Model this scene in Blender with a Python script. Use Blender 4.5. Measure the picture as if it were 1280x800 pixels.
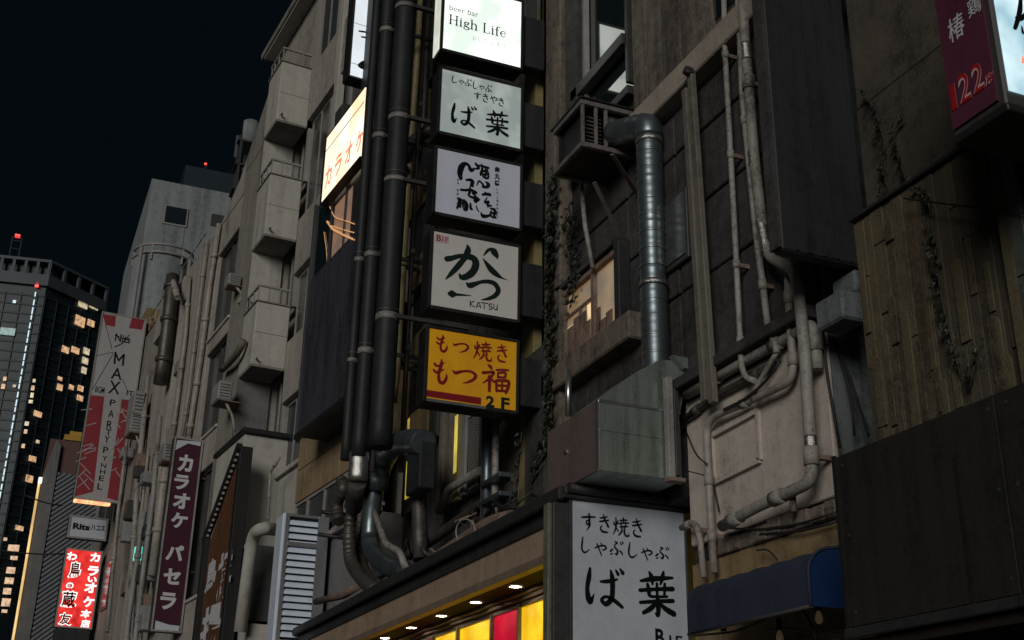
import bpy, bmesh, math, random
from mathutils import Vector, Matrix
random.seed(7)
for o in list(bpy.data.objects): bpy.data.objects.remove(o)
SC = bpy.context.scene
COL = SC.collection

# ------------------------------------------------------------------ camera
YAW, PITCH, ROLL, FPX = 0.3912989, 0.3877674, 0.01688658, 1506.89
EYE = Vector((0, 0, 1.6))
fw = Vector((-math.cos(YAW)*math.cos(PITCH), math.sin(YAW)*math.cos(PITCH), math.sin(PITCH)))
rt = fw.cross(Vector((0, 0, 1))).normalized(); up = rt.cross(fw)
RT = rt*math.cos(ROLL) + up*math.sin(ROLL)
UP = -rt*math.sin(ROLL) + up*math.cos(ROLL)
cd = bpy.data.cameras.new('camera'); cam = bpy.data.objects.new('camera', cd); COL.objects.link(cam)
cd.sensor_width = 36; cd.lens = 36*FPX/1280; cd.clip_end = 2000; cd.clip_start = .05
m3 = Matrix((RT, UP, -fw)).transposed()
cam.matrix_world = Matrix.Translation(EYE) @ m3.to_4x4()
SC.camera = cam

# ------------------------------------------------------------------ night sky, street glow, exposure
w = bpy.data.worlds.new('World'); SC.world = w; w.use_nodes = True
bg = w.node_tree.nodes['Background']; bg.inputs[0].default_value = (.0013, .0030, .0042, 1); bg.inputs[1].default_value = 1.0
SUND = Vector((.74, -.57, .24)).normalized()
sl = bpy.data.lights.new('street_glow', 'SUN'); sl.energy = 1.38; sl.angle = math.radians(24); sl.color = (1, .965, .90)
so = bpy.data.objects.new('street_glow', sl); COL.objects.link(so); so.location = (6, -6, 14)
so.rotation_euler = SUND.to_track_quat('Z', 'Y').to_euler()
SC.view_settings.view_transform = 'Standard'; SC.view_settings.look = 'None'
SC.view_settings.exposure = 0; SC.view_settings.gamma = 1; SC.view_settings.use_curve_mapping = False
SC.render.engine = 'CYCLES'
SC.cycles.use_denoising = True
SC.cycles.max_bounces = 6; SC.cycles.sample_clamp_indirect = 4

# ------------------------------------------------------------------ frames
class Frame:
    """facade-aligned axes: x along the facade, y into it, z up"""
    def __init__(s, deg, px, py):
        a = math.radians(deg); s.c, s.s = math.cos(a), math.sin(a); s.o = Vector((px, py, 0))
    def loc(s, p):
        d = Vector(p)-s.o; return Vector((d.x*s.c+d.y*s.s, -d.x*s.s+d.y*s.c, d.z))+s.o
    def wor(s, p):
        d = Vector(p)-s.o; return Vector((d.x*s.c-d.y*s.s, d.x*s.s+d.y*s.c, d.z))+s.o
    def at(s, x, y, ax, v):
        """point of a plane of this frame (axis ax at value v) seen at photo position x, y"""
        dw = fw + RT*((x-640)/FPX) - UP*((y-400)/FPX)
        c = s.loc(EYE); e = s.loc(EYE+dw)-c
        return c + e*((v-c[ax])/e[ax])
M = Frame(0, 0, 0)
L = Frame(5, -20, 5)

# ------------------------------------------------------------------ materials
def nd(t, k, **kw):
    n = t.nodes.new(k)
    for a, b in kw.items(): setattr(n, a, b)
    return n
def lerp3(a, b, f): return tuple(a[i]*(1-f)+b[i]*f for i in range(3))
def surf(name, base, dark=None, rough=.85, metal=0., streak=.5, blotch=.5, bump=.15, scale=1.0, fine=60, spec=.4, tint=None, cover=.5, mottle=.55):
    """weathered surface: vertical streaks, blotches and fine grain between base and dark"""
    m = bpy.data.materials.new(name); m.use_nodes = True; t = m.node_tree
    b = t.nodes['Principled BSDF']; b.inputs['Metallic'].default_value = metal
    b.inputs['Specular IOR Level'].default_value = spec
    dark = dark or tuple(c*.4 for c in base)
    g = nd(t, 'ShaderNodeNewGeometry')
    mp = nd(t, 'ShaderNodeMapping'); mp.inputs['Scale'].default_value = (2.6*scale, 2.6*scale, .28*scale)
    t.links.new(g.outputs['Position'], mp.inputs[0])
    n1 = nd(t, 'ShaderNodeTexNoise'); n1.inputs['Scale'].default_value = 1.6; n1.inputs['Detail'].default_value = 6; n1.inputs['Roughness'].default_value = .65
    t.links.new(mp.outputs[0], n1.inputs[0])
    n2 = nd(t, 'ShaderNodeTexNoise'); n2.inputs['Scale'].default_value = 1.1*scale; n2.inputs['Detail'].default_value = 8; n2.inputs['Roughness'].default_value = .7
    t.links.new(g.outputs['Position'], n2.inputs[0])
    n3 = nd(t, 'ShaderNodeTexNoise'); n3.inputs['Scale'].default_value = fine; n3.inputs['Detail'].default_value = 4
    t.links.new(g.outputs['Position'], n3.inputs[0])
    n4 = nd(t, 'ShaderNodeTexNoise'); n4.inputs['Scale'].default_value = 8*scale; n4.inputs['Detail'].default_value = 9; n4.inputs['Roughness'].default_value = .78
    t.links.new(g.outputs['Position'], n4.inputs[0])
    def mth(op, a, bb):
        x = nd(t, 'ShaderNodeMath', operation=op)
        for i, v in enumerate((a, bb)):
            if isinstance(v, (int, float)): x.inputs[i].default_value = v
            else: t.links.new(v, x.inputs[i])
        return x.outputs[0]
    s = mth('ADD', mth('MULTIPLY', n1.outputs[0], streak), mth('MULTIPLY', n2.outputs[0], blotch))
    s = mth('DIVIDE', s, max(streak+blotch, .01))
    s = mth('ADD', s, mth('MULTIPLY', mth('SUBTRACT', n3.outputs[0], .5), .3)); s = mth('ADD', s, mth('MULTIPLY', mth('SUBTRACT', n4.outputs[0], .5), mottle))
    r = nd(t, 'ShaderNodeValToRGB'); r.color_ramp.elements[0].position = cover-.17; r.color_ramp.elements[1].position = cover+.19
    r.color_ramp.elements[0].color = (*dark, 1); r.color_ramp.elements[1].color = (*base, 1)
    e = r.color_ramp.elements.new(cover); e.color = (*(tint or lerp3(dark, base, .68)), 1)
    t.links.new(s, r.inputs[0]); t.links.new(r.outputs[0], b.inputs['Base Color'])
    mr = nd(t, 'ShaderNodeMapRange'); mr.inputs['To Min'].default_value = min(1, rough+.12); mr.inputs['To Max'].default_value = max(.03, rough-.1)
    t.links.new(n2.outputs[0], mr.inputs[0]); t.links.new(mr.outputs[0], b.inputs['Roughness'])
    if bump:
        bp = nd(t, 'ShaderNodeBump'); bp.inputs['Strength'].default_value = bump; bp.inputs['Distance'].default_value = .02
        hh = mth('ADD', mth('MULTIPLY', n3.outputs[0], .4), n4.outputs[0])
        t.links.new(hh, bp.inputs['Height']); t.links.new(bp.outputs[0], b.inputs['Normal'])
    return m
def glow(name, col, strength, vary=0., scale=3., col2=None, base=(.3, .3, .3)):
    m = bpy.data.materials.new(name); m.use_nodes = True; t = m.node_tree; b = t.nodes['Principled BSDF']
    b.inputs['Base Color'].default_value = (*base, 1); b.inputs['Roughness'].default_value = .35
    b.inputs['Emission Strength'].default_value = strength
    if vary:
        g = nd(t, 'ShaderNodeNewGeometry'); n = nd(t, 'ShaderNodeTexNoise'); n.inputs['Scale'].default_value = scale; n.inputs['Detail'].default_value = 3
        t.links.new(g.outputs['Position'], n.inputs[0])
        r = nd(t, 'ShaderNodeValToRGB'); r.color_ramp.elements[0].position = .5-.3*vary if vary < 1 else .38; r.color_ramp.elements[1].position = .62
        c2 = col2 or tuple(c*(1-vary) for c in col)
        r.color_ramp.elements[0].color = (*c2, 1); r.color_ramp.elements[1].color = (*col, 1)
        t.links.new(n.outputs[0], r.inputs[0]); t.links.new(r.outputs[0], b.inputs['Emission Color'])
    else: b.inputs['Emission Color'].default_value = (*col, 1)
    return m
def plain(name, base, rough=.5, metal=0., spec=.5, ior=1.5):
    m = bpy.data.materials.new(name); m.use_nodes = True; b = m.node_tree.nodes['Principled BSDF']
    b.inputs['Base Color'].default_value = (*base, 1); b.inputs['Roughness'].default_value = rough
    b.inputs['Metallic'].default_value = metal; b.inputs['Specular IOR Level'].default_value = spec; b.inputs['IOR'].default_value = ior
    return m
MT = dict(
    conc_dark=surf('dark_stained_concrete', (.078, .075, .073), (.006, .006, .007), streak=.6, blotch=.8, bump=.6, tint=(.040, .038, .037)),
    conc_brown=surf('brown_streaked_concrete', (.22, .20, .17), (.018, .015, .013), streak=.9, blotch=.6, bump=.7, scale=1.2, tint=(.105, .088, .072)),
    band=surf('beige_band', (.36, .31, .26), (.09, .07, .055), streak=.4, blotch=.6, bump=.35, cover=.44),
    pipewall=surf('beige_plaster', (.54, .475, .42), (.12, .095, .08), streak=.6, blotch=.7, bump=.35, cover=.43),
    yellowwall=surf('yellowed_plaster', (.28, .20, .10), (.10, .07, .035), streak=.4, blotch=.6, bump=.3),
    bluewall=surf('blue_grey_plaster', (.16, .18, .19), (.04, .045, .05), streak=.7, blotch=.4),
    pilaster=surf('pilaster_concrete', (.19, .16, .13), (.03, .026, .022), streak=.8, blotch=.6, bump=.8, scale=1.4),
    trim=surf('crumbling_trim', (.24, .19, .16), (.03, .025, .02), streak=.2, blotch=1, bump=1, scale=3),
    leftconc=surf('left_building_render', (.34, .315, .28), (.13, .118, .105), streak=.6, blotch=.5, bump=.15, scale=.6, cover=.46),
    leftconc2=surf('left_building_fins', (.25, .23, .205), (.10, .09, .08), streak=.8, blotch=.5, bump=.15, scale=.6),
    leftlight=surf('pale_plaster', (.42, .405, .37), (.17, .16, .145), streak=1.0, blotch=.6, bump=.15, scale=.7, cover=.42),
    greywall=surf('grey_plaster', (.16, .155, .155), (.09, .088, .09), streak=.4, blotch=.6, bump=.1),
    tower_white=surf('tower_render', (.25, .27, .29), (.11, .12, .13), streak=1, blotch=.3, bump=.05, scale=.35),
    tile=surf('beige_tile', (.30, .215, .13), (.16, .115, .07), streak=.2, blotch=.8, bump=.1, rough=.5),
    black=surf('black_paint', (.018, .018, .018), (.007, .008, .009), rough=.5, streak=.7, blotch=.5, bump=.1),
    blackboard=surf('black_board', (.020, .017, .013), (.004, .004, .004), rough=.75, streak=1, blotch=.4, bump=.2, scale=2),
    darkbox=surf('dark_sheet', (.024, .025, .028), (.007, .008, .009), rough=.6, streak=1, blotch=.3, bump=.15),
    signframe=surf('sign_frame', (.045, .045, .045), (.012, .012, .012), rough=.45, metal=.6, streak=.4, blotch=.5, bump=.05),
    pipe=surf('grey_pipe', (.34, .325, .30), (.06, .05, .043), rough=.6, streak=.6, blotch=.8, bump=.25, scale=1.5, fine=40),
    pipe_pale=surf('pale_pipe', (.34, .31, .28), (.13, .11, .095), rough=.55, streak=.5, blotch=.8, bump=.2, scale=1.6),
    conduit=surf('square_conduit', (.17, .155, .13), (.06, .052, .045), rough=.6, streak=.8, blotch=.4, bump=.2),
    duct=surf('galvanised_duct', (.21, .25, .275), (.065, .08, .09), rough=.38, metal=.8, mottle=.2, streak=.8, blotch=.6, bump=.05),
    duct_shiny=surf('foil_duct', (.60, .59, .57), (.16, .16, .16), rough=.30, metal=.9, streak=.3, blotch=1, bump=.5, scale=2.2),
    duct_dark=surf('dark_duct_wrap', (.022, .025, .027), (.009, .010, .011), rough=.55, spec=.25, streak=.5, blotch=.6, bump=.1),
    duct_old=surf('old_duct', (.12, .105, .095), (.03, .027, .025), rough=.45, metal=.5, streak=.5, blotch=.9, bump=.3, scale=2),
    band_grey=surf('strap', (.26, .25, .235), (.06, .055, .05), rough=.5, streak=.3, blotch=.8),
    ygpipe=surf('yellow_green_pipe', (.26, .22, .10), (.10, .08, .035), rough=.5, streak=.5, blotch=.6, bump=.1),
    steel=surf('brushed_steel', (.40, .45, .41), (.11, .13, .12), rough=.36, metal=.7, streak=1, blotch=.35, bump=.02, scale=1.5, mottle=.12),
    mauve=surf('mauve_panel', (.14, .105, .10), (.085, .062, .06), rough=.55, streak=.5, blotch=.5, bump=.05),
    alu=surf('aluminium', (.62, .64, .68), (.4, .41, .44), rough=.32, metal=.95, streak=.5, blotch=.5, bump=.05),
    cage_steel=surf('cage_steel', (.20, .175, .17), (.05, .042, .04), rough=.55, metal=.2, streak=.4, blotch=.9, bump=.2, scale=3),
    slat_sheen=surf('slat_blue_sheen', (.78, .87, 1.0), (.58, .68, .82), rough=.26, metal=.2, streak=.3, blotch=.6, bump=0),  # blue-white highlights on the metal louvre put into the base colour
    rusty=surf('rusty_steel', (.26, .18, .14), (.05, .035, .03), rough=.7, streak=.4, blotch=.9, bump=.4, scale=3),
    canopy_edge=surf('canopy_edge', (.03, .03, .031), (.01, .01, .011), rough=.6, streak=.3, blotch=.8, bump=.3),
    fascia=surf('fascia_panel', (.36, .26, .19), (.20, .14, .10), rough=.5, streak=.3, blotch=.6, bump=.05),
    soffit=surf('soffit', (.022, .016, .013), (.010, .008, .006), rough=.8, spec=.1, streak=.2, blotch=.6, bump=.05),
    brass=surf('warm_trim', (.20, .155, .115), (.10, .075, .055), rough=.6, metal=0, streak=.2, blotch=.5, bump=.02),
    awning=surf('navy_canvas', (.026, .034, .062), (.013, .018, .034), rough=.8, streak=.5, blotch=.6, bump=.15),
    awning_end=surf('blue_canvas', (.004, .024, .095), (.002, .013, .055), rough=.6, streak=.6, blotch=.4, bump=.05),
    clad=surf('brown_cladding', (.085, .072, .052), rough=.75, streak=1.3, blotch=.5, bump=.6, scale=1.2),
    clad2=surf('tan_cladding', (.125, .10, .058), (.022, .018, .012), rough=.75, streak=1.3, blotch=.5, bump=.6, scale=1.2),
    ivywall=surf('mouldy_concrete', (.09, .074, .058), (.014, .013, .011), streak=.5, blotch=1, bump=.5),
    greenpanel=surf('green_grey_panel', (.10, .115, .10), (.04, .047, .042), rough=.5, streak=.6, blotch=.5),
    leaf=surf('ivy_leaf', (.020, .026, .016), (.006, .008, .006), rough=.5, streak=.1, blotch=1, bump=0, scale=6),
    stem=plain('ivy_stem', (.035, .028, .02), .8),
    glass=plain('dark_glass', (.010, .016, .017), .04, 0, 1, 2.1),
    glass_far=plain('far_glass', (.012, .02, .026), .15, 0, .6),
    glass_dim=surf('dusty_glass', (.075, .08, .08), (.025, .03, .032), rough=.2, streak=.5, blotch=.8, bump=0, spec=.8),
    frame_grey=surf('window_frame', (.30, .29, .27), (.14, .135, .13), rough=.5, streak=.3, blotch=.5, bump=.03),
    frame_dark=surf('dark_window_frame', (.05, .05, .048), (.02, .02, .02), rough=.5, streak=.3, blotch=.5, bump=.05),
    louver=surf('slate_louvre', (.055, .057, .068), (.016, .017, .024), rough=.32, spec=.8, streak=1.2, blotch=.3, bump=.08),
    cable=plain('black_cable', (.010, .010, .010), .6),
    rail=surf('grey_rail', (.30, .29, .28), (.2, .19, .18), rough=.5, streak=.2, blotch=.4, bump=0),
    sign_blue=surf('signboard_blue_white', (.60, .64, .76), (.50, .54, .64), rough=.35, streak=.5, blotch=.5, bump=.0, scale=.5),
    sign_warm=surf('signboard_warm_white', (.60, .585, .57), (.48, .465, .455), rough=.35, streak=.5, blotch=.5, bump=.0, scale=.5),
    sign_cool=surf('signboard_cool_white', (.46, .50, .55), (.36, .40, .45), rough=.35, streak=.5, blotch=.5, bump=.0, scale=.5),
    sign_green=glow('lit_green_white', (.66, .76, .71), .40, .25, 2.5, (.40, .48, .46), base=(.25, .27, .26)),
    sign_lit=glow('lit_white', (.95, 1.0, .92), 1.2, .3, 1.6, (.60, .70, .63), base=(.4, .4, .4)),
    sign_lit_side=glow('lit_white_side', (1, 1, .85), .75, .3, 2, (.7, .72, .6)),
    sign_white2=glow('lit_white_upper', (.85, .93, 1), .85, .1, 1.5),
    sign_peach=glow('lit_peach', (1.0, .86, .68), 1.4, .5, 1.5, (1.0, .62, .38), base=(.3, .25, .2)),
    sign_azure=glow('lit_azure', (.70, .93, 1.0), .95, .8, 3, (.10, .36, .48)),
    yellow=surf('yellow_board', (.86, .42, .012), (.70, .33, .012), rough=.4, streak=.4, blotch=.6, bump=0, scale=.6),
    maroon=surf('maroon_board', (.055, .014, .028), (.04, .010, .02), rough=.4, streak=.3, blotch=.5, bump=0),
    maroon2=surf('plum_board', (.10, .028, .05), (.07, .018, .034), rough=.4, streak=.5, blotch=.5, bump=0),
    crimson=plain('crimson_print', (.20, .008, .012), .4), red_print=plain('red_print', (.33, .012, .016), .4),
    ink=plain('ink', (.006, .007, .008), .35, spec=.2), ink_grey=plain('grey_print', (.06, .06, .055), .5, spec=.2), ink_light=plain('pale_grey_print', (.45, .42, .36), .5),
    ink_green=plain('dark_green_print', (.004, .014, .012), .4), ink_brown=plain('brown_print', (.20, .06, .04), .5),
    white_print=plain('white_print', (.50, .50, .52), .5), pink_print=plain('pink_print', (.55, .35, .38), .5),
    red_banner=surf('red_banner', (.26, .03, .04), (.18, .018, .028), rough=.5, streak=.3, blotch=.6, bump=0),
    white_banner=surf('white_banner', (.36, .35, .35), (.26, .255, .26), rough=.5, streak=.5, blotch=.6, bump=0),
    red_lit=glow('lit_red', (1.0, .05, .04), .95, .8, 3.2, (.50, .008, .012), base=(.1, .01, .01)), white_lit=glow('lit_letter', (1, .93, .88), 1.2),
    red_neon=glow('red_neon_text', (1, .22, .10), 1.0), 
    orange_board=surf('orange_board', (.13, .055, .022), (.05, .026, .016), rough=.5, streak=.8, blotch=.6, bump=.05),
    lamp=glow('downlight', (1, .86, .68), 30), win_yellow=glow('lit_yellow_panel', (1.0, .74, .03), .95, .4, 2.2, (.85, .45, .005), base=(.3, .2, .01)),
    win_red=glow('lit_red_panel', (.62, .004, .03), .95, .4, 2.5, (.42, .002, .02), base=(.12, .003, .008)),
    win_warm=glow('lit_warm_window', (.60, .38, .17), .34, .9, 2.2, (.14, .08, .04)), win_hot=glow('window_bright_spot', (1.0, .72, .38), .8, .4, 6, (.5, .3, .12)),
    win_yel2=glow('yellow_lit_glass', (.95, .72, .05), .7, .9, 2.5, (.12, .09, .008)),
    reflect_orange=glow('orange_reflection', (.9, .42, .14), .6), reflect_dim=glow('orange_reflection_dim', (.65, .24, .07), .25, .7, 3),  # emission imitating warm light reflected in the bay glass
    far_body=surf('far_tower_body', (.020, .034, .044), (.013, .024, .031), rough=.4, streak=.5, blotch=.5, bump=0, scale=.05),
    far_spandrel=surf('far_tower_spandrel', (.024, .042, .052), (.015, .026, .034), rough=.5, streak=.4, blotch=.6, bump=0, scale=.05),
    far_crown=surf('far_tower_crown', (.085, .10, .12), (.055, .065, .08), rough=.6, streak=.4, blotch=.6, bump=0, scale=.05),
    far_win=glow('far_warm_window', (1.0, .60, .30), .75, .9, 1.0, (.16, .07, .03)), far_win2=glow('far_yellow_window', (.95, .80, .50), .7, .5, .9),
    far_cool=glow('far_cool_window', (.35, .62, .60), .5, .7, 1.5), led=glow('led_line', (.7, .9, 1), .8), beacon=glow('red_beacon', (1, .05, .04), 1.2),
    neon_yellow=glow('yellow_edge_light', (1.0, .66, .22), 1.0, .4, .6, (.6, .35, .1)),
    brownbody=surf('brown_facade', (.10, .05, .045), (.07, .034, .03), rough=.6, streak=.4, blotch=.4, bump=0, scale=.3), 
    gold=surf('gold_trim', (.45, .26, .04), (.3, .17, .03), rough=.4, streak=.3, blotch=.4, bump=0),
    lattice=surf('grey_lattice', (.16, .17, .19), (.10, .105, .12), rough=.5, streak=.3, blotch=.4, bump=0),
    lattice_back=plain('lattice_backing', (.035, .04, .05), .6),
    asphalt=surf('asphalt', (.05, .05, .052), (.03, .03, .032), rough=.8, streak=.1, blotch=1, bump=.3),
    paving=surf('paving', (.16, .155, .15), (.09, .088, .085), rough=.8, streak=.1, blotch=1, bump=.2),
    bulb=glow('dim_bulb', (1, .7, .4), .03, base=(.10, .08, .05)),
    green_lamp=glow('green_lamp', (.1, .8, .6), .9), warm_strip=glow('warm_strip', (1, .5, .2), 1.6, .6, 6, (.8, .06, .04)),
    acunit=surf('ac_casing', (.26, .26, .26), (.12, .12, .12), rough=.6, streak=.5, blotch=.6, bump=.03),
)

# ------------------------------------------------------------------ object helpers
def tag(o, label=None, cat=None, group=None, kind=None):
    if label: o['label'] = label
    if cat: o['category'] = cat
    if group: o['group'] = group
    if kind: o['kind'] = kind
    return o
def thing(name, label, cat, loc, frame=M, group=None):
    o = bpy.data.objects.new(name, None); COL.objects.link(o); o.empty_display_size = .1
    o.location = frame.wor(loc); return tag(o, label, cat, group)
def origin_of(o):
    v = Vector((0, 0, 0))
    while o: v += o.location; o = o.parent
    return v
class MB:
    def __init__(s, frame=M): s.v = []; s.f = []; s.fr = frame; s.sm = []
    def add(s, vs, fs, smooth=False):
        n = len(s.v); s.v += [Vector(p) for p in vs]
        for f in fs: s.f.append([i+n for i in f]); s.sm.append(smooth)
        return s
    def box(s, x0, x1, y0, y1, z0, z1):
        if x0 > x1: x0, x1 = x1, x0
        if y0 > y1: y0, y1 = y1, y0
        if z0 > z1: z0, z1 = z1, z0
        return s.add([(x0,y0,z0),(x1,y0,z0),(x1,y1,z0),(x0,y1,z0),(x0,y0,z1),(x1,y0,z1),(x1,y1,z1),(x0,y1,z1)],
                     [(0,3,2,1),(4,5,6,7),(0,1,5,4),(1,2,6,5),(2,3,7,6),(3,0,4,7)])
    def bar(s, a, b, w, h=None, upv=(0, 0, 1)):
        """rectangular bar from a to b"""
        a, b = Vector(a), Vector(b); h = h or w; d = (b-a).normalized(); u = Vector(upv)
        if abs(d.dot(u)) > .95: u = Vector((1, 0, 0))
        sx = d.cross(u).normalized(); sy = sx.cross(d)
        c = [(-1,-1),(1,-1),(1,1),(-1,1)]
        vs = [a+sx*i*w/2+sy*j*h/2 for i, j in c]+[b+sx*i*w/2+sy*j*h/2 for i, j in c]
        return s.add(vs, [(3,2,1,0),(4,5,6,7),(0,1,5,4),(1,2,6,5),(2,3,7,6),(3,0,4,7)])
    def prism(s, pts, ax, v0, v1):
        """polygon pts (two coords, the other axes in order) swept along axis ax"""
        def mk(p, v):
            q = list(p); q.insert(ax, v); return q
        n = len(pts); vs = [mk(p, v0) for p in pts]+[mk(p, v1) for p in pts]
        return s.add(vs, [list(range(n))[::-1], list(range(n, 2*n))]+[(i, (i+1) % n, n+(i+1) % n, n+i) for i in range(n)])
    def tube(s, pts, r, seg=12, fillet=None, rf=None, step=None, caps=True):
        pts = [Vector(p) for p in pts]; fl = fillet if fillet is not None else r*2.6
        out = [pts[0]]
        for i in range(1, len(pts)-1):
            a, b, c = pts[i-1], pts[i], pts[i+1]
            d1 = min(fl, (a-b).length*.48); d2 = min(fl, (c-b).length*.48)
            p0 = b+(a-b).normalized()*d1; p2 = b+(c-b).normalized()*d2
            for k in range(6):
                t = k/5; out.append(p0*(1-t)**2+b*2*t*(1-t)+p2*t*t)
        out.append(pts[-1])
        if step:
            o2 = [out[0]]
            for a, b in zip(out, out[1:]):
                n = max(1, int((b-a).length/step))
                for k in range(1, n+1): o2.append(a.lerp(b, k/n))
            out = o2
        d = (out[1]-out[0]).normalized(); u = d.orthogonal().normalized(); vs = []; dist = 0
        for i, p in enumerate(out):
            if 0 < i < len(out)-1: dd = (out[i+1]-out[i-1]).normalized()
            elif i: dd = (out[i]-out[i-1]).normalized()
            else: dd = d
            u = (u-dd*u.dot(dd)).normalized(); w_ = dd.cross(u)
            if i: dist += (out[i]-out[i-1]).length
            rr = r*(rf(dist, i) if rf else 1)*(1+.018*math.sin(dist*2.7/max(r*6, .05)+r*91)+.010*math.sin(dist*9+i))
            for k in range(seg):
                a = 2*math.pi*k/seg; vs.append(p+u*math.cos(a)*rr+w_*math.sin(a)*rr)
        n = len(out); fs = [(i*seg+k, i*seg+(k+1) % seg, (i+1)*seg+(k+1) % seg, (i+1)*seg+k) for i in range(n-1) for k in range(seg)]
        s.add(vs, fs, True)
        if caps:
            s.f += [[len(s.v)-n*seg+k for k in range(seg)][::-1], [len(s.v)-seg+k for k in range(seg)]]; s.sm += [False, False]
        return s
    def make(s, name, mat, parent=None, bevel=0, label=None, cat=None, group=None, kind=None):
        me = bpy.data.meshes.new(name); wv = [s.fr.wor(p) for p in s.v]
        if parent is None:
            xs = [p.x for p in wv]; ys = [p.y for p in wv]; zs = [p.z for p in wv]
            og = Vector(((min(xs)+max(xs))/2, (min(ys)+max(ys))/2, min(zs)))
        else: og = origin_of(parent)
        me.from_pydata([p-og for p in wv], [], s.f); me.polygons.foreach_set('use_smooth', s.sm)
        me.materials.append(MT[mat] if isinstance(mat, str) else mat)
        o = bpy.data.objects.new(name, me); COL.objects.link(o)
        if parent is not None: o.parent = parent
        else: o.location = og
        if bevel:
            b = o.modifiers.new('bevel', 'BEVEL'); b.width = bevel; b.segments = 1; b.limit_method = 'ANGLE'
        return tag(o, label, cat, group, kind)
def dup(o, off, parent, frame=M):
    """copy of a piece, sharing its mesh, moved by off (frame axes)"""
    c = o.copy(); COL.objects.link(c); c.parent = parent
    d = frame.wor(frame.o+Vector(off))-frame.o; c.location = o.location+d
    return c
def box(name, mat, parent, dims, frame=M, bevel=0, **k): return MB(frame).box(*dims).make(name, mat, parent, bevel, **k)
def struct(name, mat, dims, frame=M): return MB(frame).box(*dims).make(name, mat, kind='structure')

# ------------------------------------------------------------------ lettering
class Face:
    """flat side of a sign: axis 0 faces the viewer along the street (u=y), axis 1 faces the street (u=x)"""
    def __init__(s, frame, ax, val, ox=0, oy=0, sc=1.0):
        s.fr, s.ax, s.val, s.ox, s.oy, s.sc = frame, ax, val, ox, oy, sc; s.lift = 0
    def uv(s, cx, cy):
        p = s.fr.at(s.ox+cx/s.sc, s.oy+cy/s.sc, s.ax, s.val)
        return (p.y if s.ax == 0 else p.x, p.z)
    def p3(s, u, v, d):
        return (s.val+d, u, v) if s.ax == 0 else (u, s.val-d, v)
def catmull(pts, n=7):
    out = []
    P = [pts[0]]+list(pts)+[pts[-1]]
    for i in range(1, len(P)-2):
        for k in range(n):
            t = k/n; r = []
            for j in range(len(P[0])):
                a, b, c, d = P[i-1][j], P[i][j], P[i+1][j], P[i+2][j]
                r.append(.5*((2*b)+(-a+c)*t+(2*a-5*b+4*c-d)*t*t+(-a+3*b-3*c+d)*t**3))
            out.append(r)
    out.append(list(pts[-1])); return out
def brush(mb, face, strokes, d0=.004):
    """strokes: lists of (u, v, width) in face coordinates"""
    for si, st in enumerate(strokes):
        c = catmull(st); d = d0+si*.0004; n = len(c); vs = []
        rag = random.Random(si*7+len(st))
        for i, (u, v, w_) in enumerate(c):
            a = c[max(0, i-1)]; b = c[min(n-1, i+1)]; dx, dy = b[0]-a[0], b[1]-a[1]; l = math.hypot(dx, dy) or 1
            hw = max(w_, .001)/2*(1+rag.uniform(-.06, .06)); nx, ny = -dy/l*hw, dx/l*hw
            vs += [face.p3(u+nx, v+ny, d), face.p3(u-nx, v-ny, d)]
        mb.add(vs, [(2*i, 2*i+1, 2*i+3, 2*i+2) for i in range(n-1)])
        for (u, v, w_), k in ((c[0], 0), (c[-1], 1)):
            r = max(w_, .001)*.47; q = [face.p3(u+math.cos(a*math.pi/4)*r, v+math.sin(a*math.pi/4)*r, d+.0002) for a in range(8)]
            mb.add(q, [list(range(8))])
def px_strokes(face, sts, wmul=1.0):
    """traced in photo-crop coordinates; widths too"""
    out = []
    for st in sts:
        r = []
        for x, y, w_ in st:
            u, v = face.uv(x, y); u2, _ = face.uv(x+10, y); _, v2 = face.uv(x, y+10)
            r.append((u, v, w_*wmul*(abs(u2-u)+abs(v2-v))/20))
        out.append(r)
    return out
def norm_strokes(face, sts, x0, y0, x1, y1, wmul=1.32):
    """glyph drawn in a unit box (y down), placed in a crop box"""
    xm, ym = (x0+x1)/2, (y0+y1)/2
    u0, _ = face.uv(x0, ym); u1, _ = face.uv(x1, ym); _, v0 = face.uv(xm, y0); _, v1 = face.uv(xm, y1)
    s = (abs(u1-u0)+abs(v1-v0))/2
    return [[(u0+(u1-u0)*x, v0+(v1-v0)*y, w_*s*wmul) for x, y, w_ in st] for st in sts]
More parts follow.
